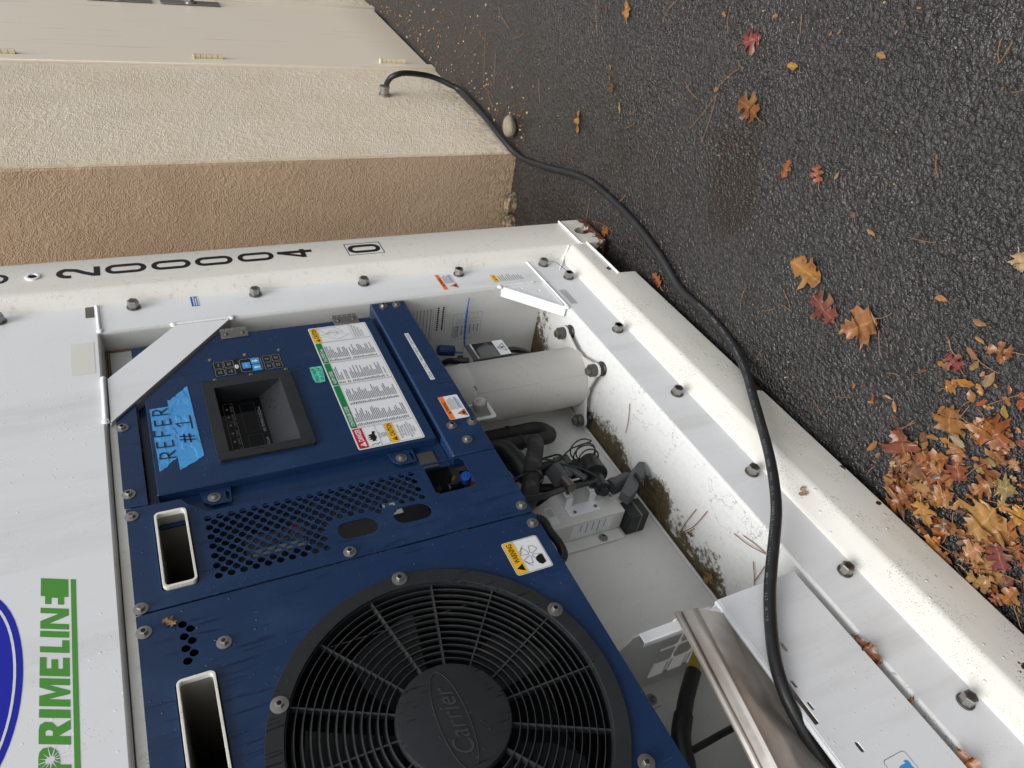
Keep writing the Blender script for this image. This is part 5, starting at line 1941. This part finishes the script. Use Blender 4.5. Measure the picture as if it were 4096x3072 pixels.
    (-1.537, -0.068, -1.557, -0.04, 'round', 0.95, (138, 100, 74), 'crumpled grey brown leaf beside the gold star leaf'),
    (-1.544, -0.098, -1.54, -0.127, 'oval', 0.45, (200, 150, 80), None),
    (-1.531, -0.093, -1.54, -0.104, 'oval', 0.5, (212, 156, 74), None),
    (-1.548, -0.123, -1.559, -0.129, 'oval', 0.7, (206, 140, 60), None),
    (-1.547, -0.101, -1.565, -0.114, 'oval', 0.4, (134, 84, 70), None),
    (-1.557, -0.159, -1.577, -0.219, 'oak', 0.8, (182, 118, 56), 'big orange brown oak leaf with a hole, middle right of the pile'),
    (-1.536, -0.17, -1.558, -0.16, 'oval', 0.4, (200, 140, 100), None),
    (-1.543, -0.148, -1.56, -0.154, 'oval', 0.5, (212, 152, 56), None),
    (-1.577, -0.208, -1.619, -0.228, 'maple', 0.9, (170, 158, 96), 'mottled green yellow leaf at the right of the pile'),
    (-1.582, -0.192, -1.601, -0.211, 'oval', 0.55, (190, 100, 56), None),
    (-1.586, -0.245, -1.603, -0.245, 'round', 0.6, (208, 172, 120), None),
    (-1.605, -0.239, -1.615, -0.243, 'round', 0.6, (196, 140, 80), None),
    (-1.603, -0.169, -1.592, -0.076, 'maple', 0.95, (208, 162, 80), 'big pale gold maple leaf with black specks'),
    (-1.606, -0.172, -1.618, -0.194, 'maple', 0.8, (212, 160, 76), None),
    (-1.638, -0.207, -1.645, -0.166, 'maple', 0.95, (216, 158, 52), 'bright golden maple leaf at the right edge of the pile'),
    (-1.622, -0.146, -1.676, -0.148, 'maple', 0.8, (196, 126, 58), 'orange speckled leaf under the bright golden maple leaf'),
    (-1.62, -0.215, -1.63, -0.22, 'oval', 0.6, (176, 100, 66), None),
    (-1.497, -0.012, -1.534, -0.01, 'oak', 0.6, (160, 92, 46), None),
    (-1.552, 0.015, -1.556, -0.029, 'maple', 0.8, (198, 132, 48), None),
    (-1.549, -0.04, -1.568, -0.049, 'round', 0.6, (208, 154, 92), None),
    (-1.575, -0.076, -1.59, -0.073, 'oval', 0.45, (200, 130, 66), None),
    (-1.588, -0.043, -1.598, -0.058, 'oval', 0.6, (150, 122, 96), None),
    (-1.617, -0.036, -1.632, -0.091, 'maple', 0.7, (204, 152, 100), None),
    (-1.691, -0.069, -1.643, -0.11, 'oak', 1.0, (150, 72, 74), 'wine red oak leaf with sharp lobes at the lower right of the pile'),
    (-1.66, -0.027, -1.633, -0.045, 'oak', 0.95, (182, 122, 66), 'tan oak leaf left of the wine red leaf'),
    (-1.633, -0.01, -1.693, -0.013, 'oak', 0.8, (192, 160, 96), 'pale yellow rounded oak leaf along the rail'),
    (-1.591, -0.018, -1.633, -0.029, 'oak', 0.5, (160, 110, 66), None),
    (-1.568, 0.003, -1.608, 0.002, 'maple', 0.6, (176, 124, 74), None),
    (-1.703, 0.007, -1.707, -0.026, 'oak', 0.9, (180, 104, 66), 'reddish brown leaf at the lower end of the pile'),
    (-1.722, -0.013, -1.719, -0.06, 'round', 0.85, (188, 118, 46), 'curled orange leaf with a hole at the lower end of the pile'),
    (-1.682, -0.045, -1.67, -0.016, 'round', 0.6, (204, 156, 96), None),
    (-1.741, -0.029, -1.757, -0.021, 'oval', 0.3, (176, 112, 60), None),
    (-1.7, -0.111, -1.696, -0.1, 'oval', 0.5, (150, 90, 80), None),
    (-1.631, -0.1, -1.645, -0.101, 'oval', 0.4, (206, 140, 80), None),
]
NEEDLES = [(0.226, -0.673, 0.172, -0.577), (-0.187, -0.767, -0.151, -0.7), (-0.509, -0.68, -0.452, -0.609), (-0.457, -0.594, -0.393, -0.48), (-0.457, -0.594, -0.457, -0.463), (-0.316, -0.587, -0.394, -0.562), (-0.09, -0.368, -0.14, -0.406), (-0.18, -0.179, -0.141, -0.132), (-0.498, -0.697, -0.527, -0.686), (-0.096, -0.413, -0.132, -0.446), (0.515, -0.331, 0.473, -0.261), (0.777, -0.407, 0.688, -0.449), (0.912, -0.451, 0.821, -0.435), (0.228, -0.191, 0.229, -0.158), (-1.133, -0.92, -1.152, -0.884), (-1.155, -0.921, -1.152, -0.884), (-1.2, -0.847, -1.22, -0.858), (-0.651, -0.845, -0.672, -0.802), (-1.124, -0.701, -1.15, -0.666), (0.917, -0.31, 0.892, -0.191), (1.04, -0.366, 0.997, -0.184), (0.973, -0.15, 0.875, -0.139), (0.943, -0.143, 0.87, -0.104), (0.949, -0.484, 0.822, -0.434), (1.871, -0.161, 1.878, -0.098), (0.015, -0.081, 0.008, 0.0), (-0.18, -0.18, -0.142, -0.131), (-0.036, -0.013, -0.163, -0.038), (-1.2, -0.326, -1.234, -0.279), (-0.922, -0.219, -0.962, -0.224), (-0.875, -0.17, -0.911, -0.199), (-1.267, -0.256, -1.296, -0.27), (-1.341, -0.398, -1.374, -0.377), (-1.339, -0.397, -1.373, -0.376), (-1.385, -0.407, -1.46, -0.399), (-1.373, -0.206, -1.355, -0.166), (-1.36, -0.165, -1.378, -0.204), (-1.451, -0.327, -1.438, -0.299), (-1.515, -0.392, -1.475, -0.332), (-1.433, -0.235, -1.45, -0.311), (-1.428, -0.277, -1.468, -0.278), (-1.405, -0.249, -1.419, -0.267), (-1.349, -0.014, -1.354, -0.048), (-1.458, -0.248, -1.463, -0.282), (-1.521, -0.172, -1.543, -0.246), (-1.472, 0.017, -1.579, -0.012), (-1.477, 0.011, -1.567, -0.01), (-1.6, -0.133, -1.552, -0.138), (-1.635, -0.208, -1.574, -0.164), (-1.564, -0.014, -1.563, -0.038), (-1.652, -0.035, -1.68, 0.015), (-1.556, -0.072, -1.545, -0.094), (-1.461, -0.001, -1.476, -0.059), (-1.602, -0.074, -1.615, -0.038), (-1.61, 0.007, -1.664, 0.017), (-1.731, -0.023, -1.771, 0.008), (-1.659, -0.039, -1.72, -0.075), (-1.681, -0.135, -1.677, -0.112), (-1.704, -0.068, -1.718, -0.077), (-1.617, -0.015, -1.626, 0.0)]
FLOOR_NEEDLES = [(-0.844, 0.108, -0.865, 0.198), (-1.185, 0.174, -1.169, 0.283), (-1.217, 0.146, -1.169, 0.283), (-1.203, 0.226, -1.171, 0.276), (-1.309, 0.125, -1.403, 0.087), (-1.333, 0.105, -1.401, 0.086), (-1.385, 0.136, -1.415, 0.184), (-1.414, 0.118, -1.412, 0.17)]

# ================================================================ LEAVES
OAK = [(0, 0), (.05, .025), (.12, .06), (.17, .14), (.12, .27), (.20, .25), (.23, .34), (.30, .24), (.34, .15), (.39, .14), (.45, .24), (.42, .42), (.51, .39), (.55, .50), (.62, .38), (.63, .24), (.64, .14), (.69, .13), (.76, .22), (.78, .32), (.83, .25), (.89, .24), (.88, .14), (.94, .09), (1, 0)]
ROUND = [(0, 0), (.05, .05), (.10, .20), (.17, .30), (.27, .32), (.34, .24), (.38, .16), (.44, .20), (.47, .36), (.56, .46), (.66, .42), (.70, .28), (.72, .18), (.79, .22), (.86, .26), (.94, .18), (1, 0)]
MAPLE = [(0, 0), (.05, .10), (.02, .26), (.10, .30), (.09, .42), (.20, .36), (.28, .30), (.30, .42), (.36, .60), (.44, .52), (.54, .58), (.52, .42), (.58, .30), (.62, .22), (.70, .30), (.76, .22), (.84, .22), (.84, .12), (1, 0)]
OVAL = [(0, 0), (.06, .13), (.16, .27), (.3, .41), (.45, .49), (.6, .49), (.75, .42), (.88, .28), (.96, .14), (1, 0)]
HALF = {'oak': OAK, 'round': ROUND, 'maple': MAPLE, 'oval': OVAL}
NAMES = {'oak': ('oak_leaf', 'oak leaf'), 'round': ('lobed_leaf', 'lobed leaf'), 'maple': ('broad_leaf', 'broad leaf'), 'oval': ('leaflet', 'oval leaflet')}


def leaf_tint(c):
    m_ = sum(c) / 3
    return srgb(*[(v * .86 + m_ * .14) * k_ for v, k_ in zip(c, (.72, .66, .62))])


def leaf_mesh(kind_, length, width, rg, curl, stem):
    """both halves run from stem to tip; the blade is cupped and rippled"""
    hf = HALF[kind_]
    fullw = 1.0
    V_, F_, rib = [], [], []
    n = len(hf)
    wk = [rg.uniform(.74, 1.18) for _ in range(2 * n)]
    tk = [rg.uniform(-.035, .035) for _ in range(2 * n)]
    c1, c2, ph = curl * rg.uniform(-.4, 1), rg.uniform(.5, 1) * curl, rg.uniform(0, 6)
    bend = rg.uniform(-.10, .10)
    def z(u, v):
        return length * (c1 * .9 * (u - .5) ** 2 + c2 * 1.1 * v * v + .05 * math.sin(7 * u + ph) * (abs(v) * 3) + .03 * math.sin(13 * v + ph) + .02 * math.sin(17 * u - 9 * v))
    def add(u, v, r):
        V_.append(((u - .5) * length, (v + bend * math.sin(math.pi * u)) * length, z(u, v)))
        rib.append(r)
        return len(V_) - 1
    t = 0
    rmap = []
    for u, v in hf:
        t = max(t, u)
        rmap.append(add(min(t, 1), 0, 1.0))
    for sgn in (1, -1):
        prevo = prevm = None
        for i, (u, v) in enumerate(hf):
            off = i + (n if sgn < 0 else 0)
            vv = v * wk[off] * width * sgn
            mid = add(u * .62 + min(1, u + .0) * .38 - .0, vv * .5, .5) if 0 < i < n - 1 else rmap[i]
            outer = add(u + tk[off] * (0 < i < n - 1), vv, 0.0) if 0 < i < n - 1 else rmap[i]
            if i:
                for q in ((rmap[i - 1], rmap[i], mid, prevm), (prevm, mid, outer, prevo)):
                    q2 = []
                    for w_ in q:
                        if w_ not in q2:
                            q2.append(w_)
                    if len(q2) >= 3:
                        F_.append(tuple(q2 if sgn > 0 else q2[::-1]))
            prevo, prevm = outer, mid
    if stem:
        b0 = len(V_)
        L = length * stem
        w_ = .0011
        for k in range(4):
            x = -length * .5 - L * k / 3
            y = .12 * L * math.sin(k)
            for dy, dz in ((w_, 0), (0, w_ * 1.6), (-w_, 0)):
                V_.append((x, y + dy, .001 + dz + z(0, 0) * (1 - k / 3)))
                rib.append(1.0)
        for k in range(3):
            for j in range(3):
                a_, b_ = b0 + k * 3 + j, b0 + k * 3 + (j + 1) % 3
                F_.append((a_, b_, b_ + 3, a_ + 3))
    zmin = min(p[2] for p in V_)
    V_ = [(a_, b_, c_ - zmin) for a_, b_, c_ in V_]
    me = bpy.data.meshes.new('leaf')
    me.from_pydata(V_, [], F_)
    at = me.attributes.new('rib', 'FLOAT', 'POINT')
    at.data.foreach_set('value', rib)
    me.materials.append(M['leaf'])
    me.shade_smooth()
    return me


def put_leaf(kind_, bx, by, tx, ty, width, col, z, rg, curl=.25, stem=0, tilt=0.0, label=None, group=None):
    L_ = max(.006, math.hypot(tx - bx, ty - by))
    me = leaf_mesh(kind_, L_, width, rg, curl, stem)
    o_ = bpy.data.objects.new(NAMES[kind_][0], me)
    COL.objects.link(o_)
    o_.location = ((bx + tx) / 2, (by + ty) / 2, z)
    o_.rotation_euler = (rg.uniform(-tilt, tilt), rg.uniform(-tilt, tilt), math.atan2(ty - by, tx - bx))
    o_.color = leaf_tint(col)
    tag(o_, label, 'leaf', group)
    return o_


def colour_word(c):
    r, g_, b_ = c
    if r - g_ > 62 and b_ > g_ - 30 and g_ < 100:
        return 'reddish'
    if r > 190 and g_ > 160 and b_ > 100:
        return 'pale'
    if g_ > r - 30:
        return 'olive'
    if r > 190 and g_ > 130:
        return 'golden'
    if g_ > 118:
        return 'tan'
    return 'brown'


rg = random.Random(11)
lvl = 0
for k, (bx, by, tx, ty, kd, w, col, lab) in enumerate(LEAVES):
    pile = k >= 37
    if pile:
        lvl += 1
    L_ = math.hypot(tx - bx, ty - by)
    if lab is None:
        lab = '%s %s scattered in the leaf litter beside the container rail' % (colour_word(col), NAMES[kd][1])
        grp = '%s %s in the leaf litter' % (colour_word(col), NAMES[kd][1].replace('leaf', 'leaves') if 'let' not in NAMES[kd][1] else NAMES[kd][1] + 's')
    else:
        grp = None
    zz = .004 + (.00016 * lvl if pile else 0)
    put_leaf(kd, bx, by, tx, ty, w * (1.0 if kd == 'oval' else 1.15), col, zz, rg,
             curl=.06 if L_ < .03 else (.6 if 'curled' in lab else .3), stem=.3 if kd in ('oak', 'maple') and L_ > .03 else 0,
             tilt=.05 if pile else .03, label=lab, group=grp)
# litter filling the pile between the measured leaves
cnt = 0
tries = 0
while cnt < 115 and tries < 4000:
    tries += 1
    x = rg.uniform(-2.0, -1.36)
    y = -.012 - abs(rg.gauss(0, .14)) * (.3 + 1.0 * min(1, (-1.34 - x) / .3))
    if y < -.33:
        continue
    kd = rg.choice(['oval'] * 3 + ['round', 'oak', 'maple', 'maple'])
    L_ = rg.uniform(.016, .034) if kd == 'oval' else rg.uniform(.045, .095)
    col = rg.choice([(180, 104, 42), (190, 122, 52), (186, 132, 80), (140, 92, 52), (160, 84, 50), (170, 104, 60), (178, 116, 56), (120, 80, 52), (196, 152, 92), (150, 78, 62)])
    an = rg.uniform(0, 6.28)
    dx, dy = math.cos(an) * L_ / 2, math.sin(an) * L_ / 2
    if y + abs(dy) + L_ * .2 > .0:
        y = -.006 - abs(dy) - L_ * .2
    lab = '%s %s scattered in the leaf litter beside the container rail' % (colour_word(col), NAMES[kd][1])
    put_leaf(kd, x - dx, y - dy, x + dx, y + dy, rg.uniform(.42, .9), col, .003 + rg.uniform(0, .006), rg, curl=.28, stem=0, tilt=.1, label=lab,
             group='%s %s in the leaf litter' % (colour_word(col), NAMES[kd][1].replace('leaf', 'leaves') if 'let' not in NAMES[kd][1] else NAMES[kd][1] + 's'))
    cnt += 1


def free_leaf(kd, loc, L_, width, rot, col, label, curl=.3):
    me = leaf_mesh(kd, L_, width, rg, curl, 0)
    o_ = bpy.data.objects.new(NAMES[kd][0], me)
    COL.objects.link(o_)
    o_.location = loc
    o_.rotation_euler = rot
    o_.color = leaf_tint(col)
    tag(o_, label, 'leaf')
    return o_
free_leaf('oak', (-1.306, .297, .331), .048, .8, (0, 0, rad(65)), (196, 158, 84), 'yellow green oak leaf lying on the dirty bay floor')
free_leaf('round', (-1.20, .250, .331), .024, .6, (0, 0, rad(200)), (170, 84, 50), 'small rust red leaf scrap on the dirty bay floor')
free_leaf('oak', (-1.194, YB - .002, 1.516), .026, .9, (rad(90), rad(-50), 0), (206, 168, 112), 'dry shredded leaf stuck on the blue fan panel', .1)
free_leaf('oak', (-1.329, .016, .181), .036, .7, (rad(48), 0, rad(-35)), (206, 174, 136), 'pale dry leaf lying on the sloped bottom rail', .1)
free_leaf('maple', (-1.678, .040, .341), .075, .32, (rad(55), 0, rad(4)), (150, 92, 48), 'brown leaf wedged under the white stowage cover, nearest the cable', .5)
free_leaf('oak', (-1.788, .036, .342), .026, .6, (rad(50), 0, rad(80)), (178, 104, 50), 'orange pointed leaf tip wedged under the white stowage cover', .4)
free_leaf('maple', (-1.908, .036, .341), .06, .4, (rad(50), 0, rad(-6)), (188, 112, 46), 'orange leaf wedged under the stowage cover near the frame bottom edge', .5)

# ================================================================ PINE NEEDLES
def needle(p, q, z, label, group, r=.0009):
    a, b = Vector((p[0], p[1], z)), Vector((q[0], q[1], z + rg.uniform(0, .003)))
    d = b - a
    if d.length < .004:
        return
    side_ = Vector((-d.y, d.x, 0)).normalized() * d.length * rg.uniform(-.09, .09)
    m = (a + b) / 2 + side_ + Vector((0, 0, rg.uniform(0, .004)))
    c = (a + b) / 2
    mb_ = MB()
    mb_.tube([v - c for v in spline([a, m, b], 4)], r, M['needle'], 5)
    o_ = mb_.obj('pine_needle', smooth=0)
    o_.location = c
    tag(o_, label, 'pine needle', group)
for p in NEEDLES:
    needle(p[:2], p[2:], .0065 if p[1] < -.36 or p[0] > -1.05 else .014, 'thin brown pine needle lying on the wet asphalt', 'pine needles on the asphalt')
for k in range(18):
    x = rg.uniform(-1.6, 2.4)
    y = rg.uniform(-.85, -.05)
    L_ = rg.uniform(.025, .07)
    an = rg.uniform(0, 3.14)
    needle((x, y), (x + L_ * math.cos(an), y + L_ * math.sin(an)), .005, 'thin brown pine needle lying on the wet asphalt', 'pine needles on the asphalt', .0007)
for p in FLOOR_NEEDLES:
    needle(p[:2], p[2:], .331, 'brown pine needle lying on the dirty bay floor', 'pine needles on the bay floor', .0011)

# ================================================================ GRIT AND BITS (uncountable)
def bits(name, label, m_list, count, place, rmin, rmax, seed, h=.35):
    rg_ = random.Random(seed)
    mb_ = MB()
    for _ in range(count):
        x, y = place(rg_)
        r = rg_.uniform(rmin, rmax)
        n_ = 5
        a0 = rg_.uniform(0, 6)
        el = rg_.uniform(.4, 1)
        ro = rg_.uniform(0, 3.14)
        ring0, ring1 = [], []
        for k_ in range(n_):
            t = a0 + 2 * math.pi * k_ / n_
            ex, ey = r * math.cos(t), r * el * math.sin(t)
            px_, py_ = x + ex * math.cos(ro) - ey * math.sin(ro), y + ex * math.sin(ro) + ey * math.cos(ro)
            ring0.append((px_, py_, .0005))
            ring1.append((x + (px_ - x) * .7, y + (py_ - y) * .7, r * h + .002))
        mb_.loft([ring0, ring1], rg_.choice(m_list))
    o_ = mb_.obj(name, smooth=0)
    kind(o_, 'stuff')
    o_['label'] = label
    o_['category'] = 'debris'
    return o_
def by_wall(r_):
    x = r_.uniform(.55, 3.4)
    return x, -.03 - .0325 * (x - .62) - abs(r_.gauss(0, .17))
def open_ground(r_):
    return r_.uniform(-1.5, 2.6), r_.uniform(-1.05, -.02)
bits('wall_debris', 'tan and brown plant bits lying along the building base', [M['palebits'], M['brownbits'], M['brownbits']], 700, by_wall, .002, .0065, 21)
bits('asphalt_grit', 'pale grit scattered over the wet asphalt', [M['palebits'], M['stone'], M['brownbits']], 420, open_ground, .001, .0032, 22, .6)

for o in bpy.data.objects:
    if '_base' in o:
        del o['_base']
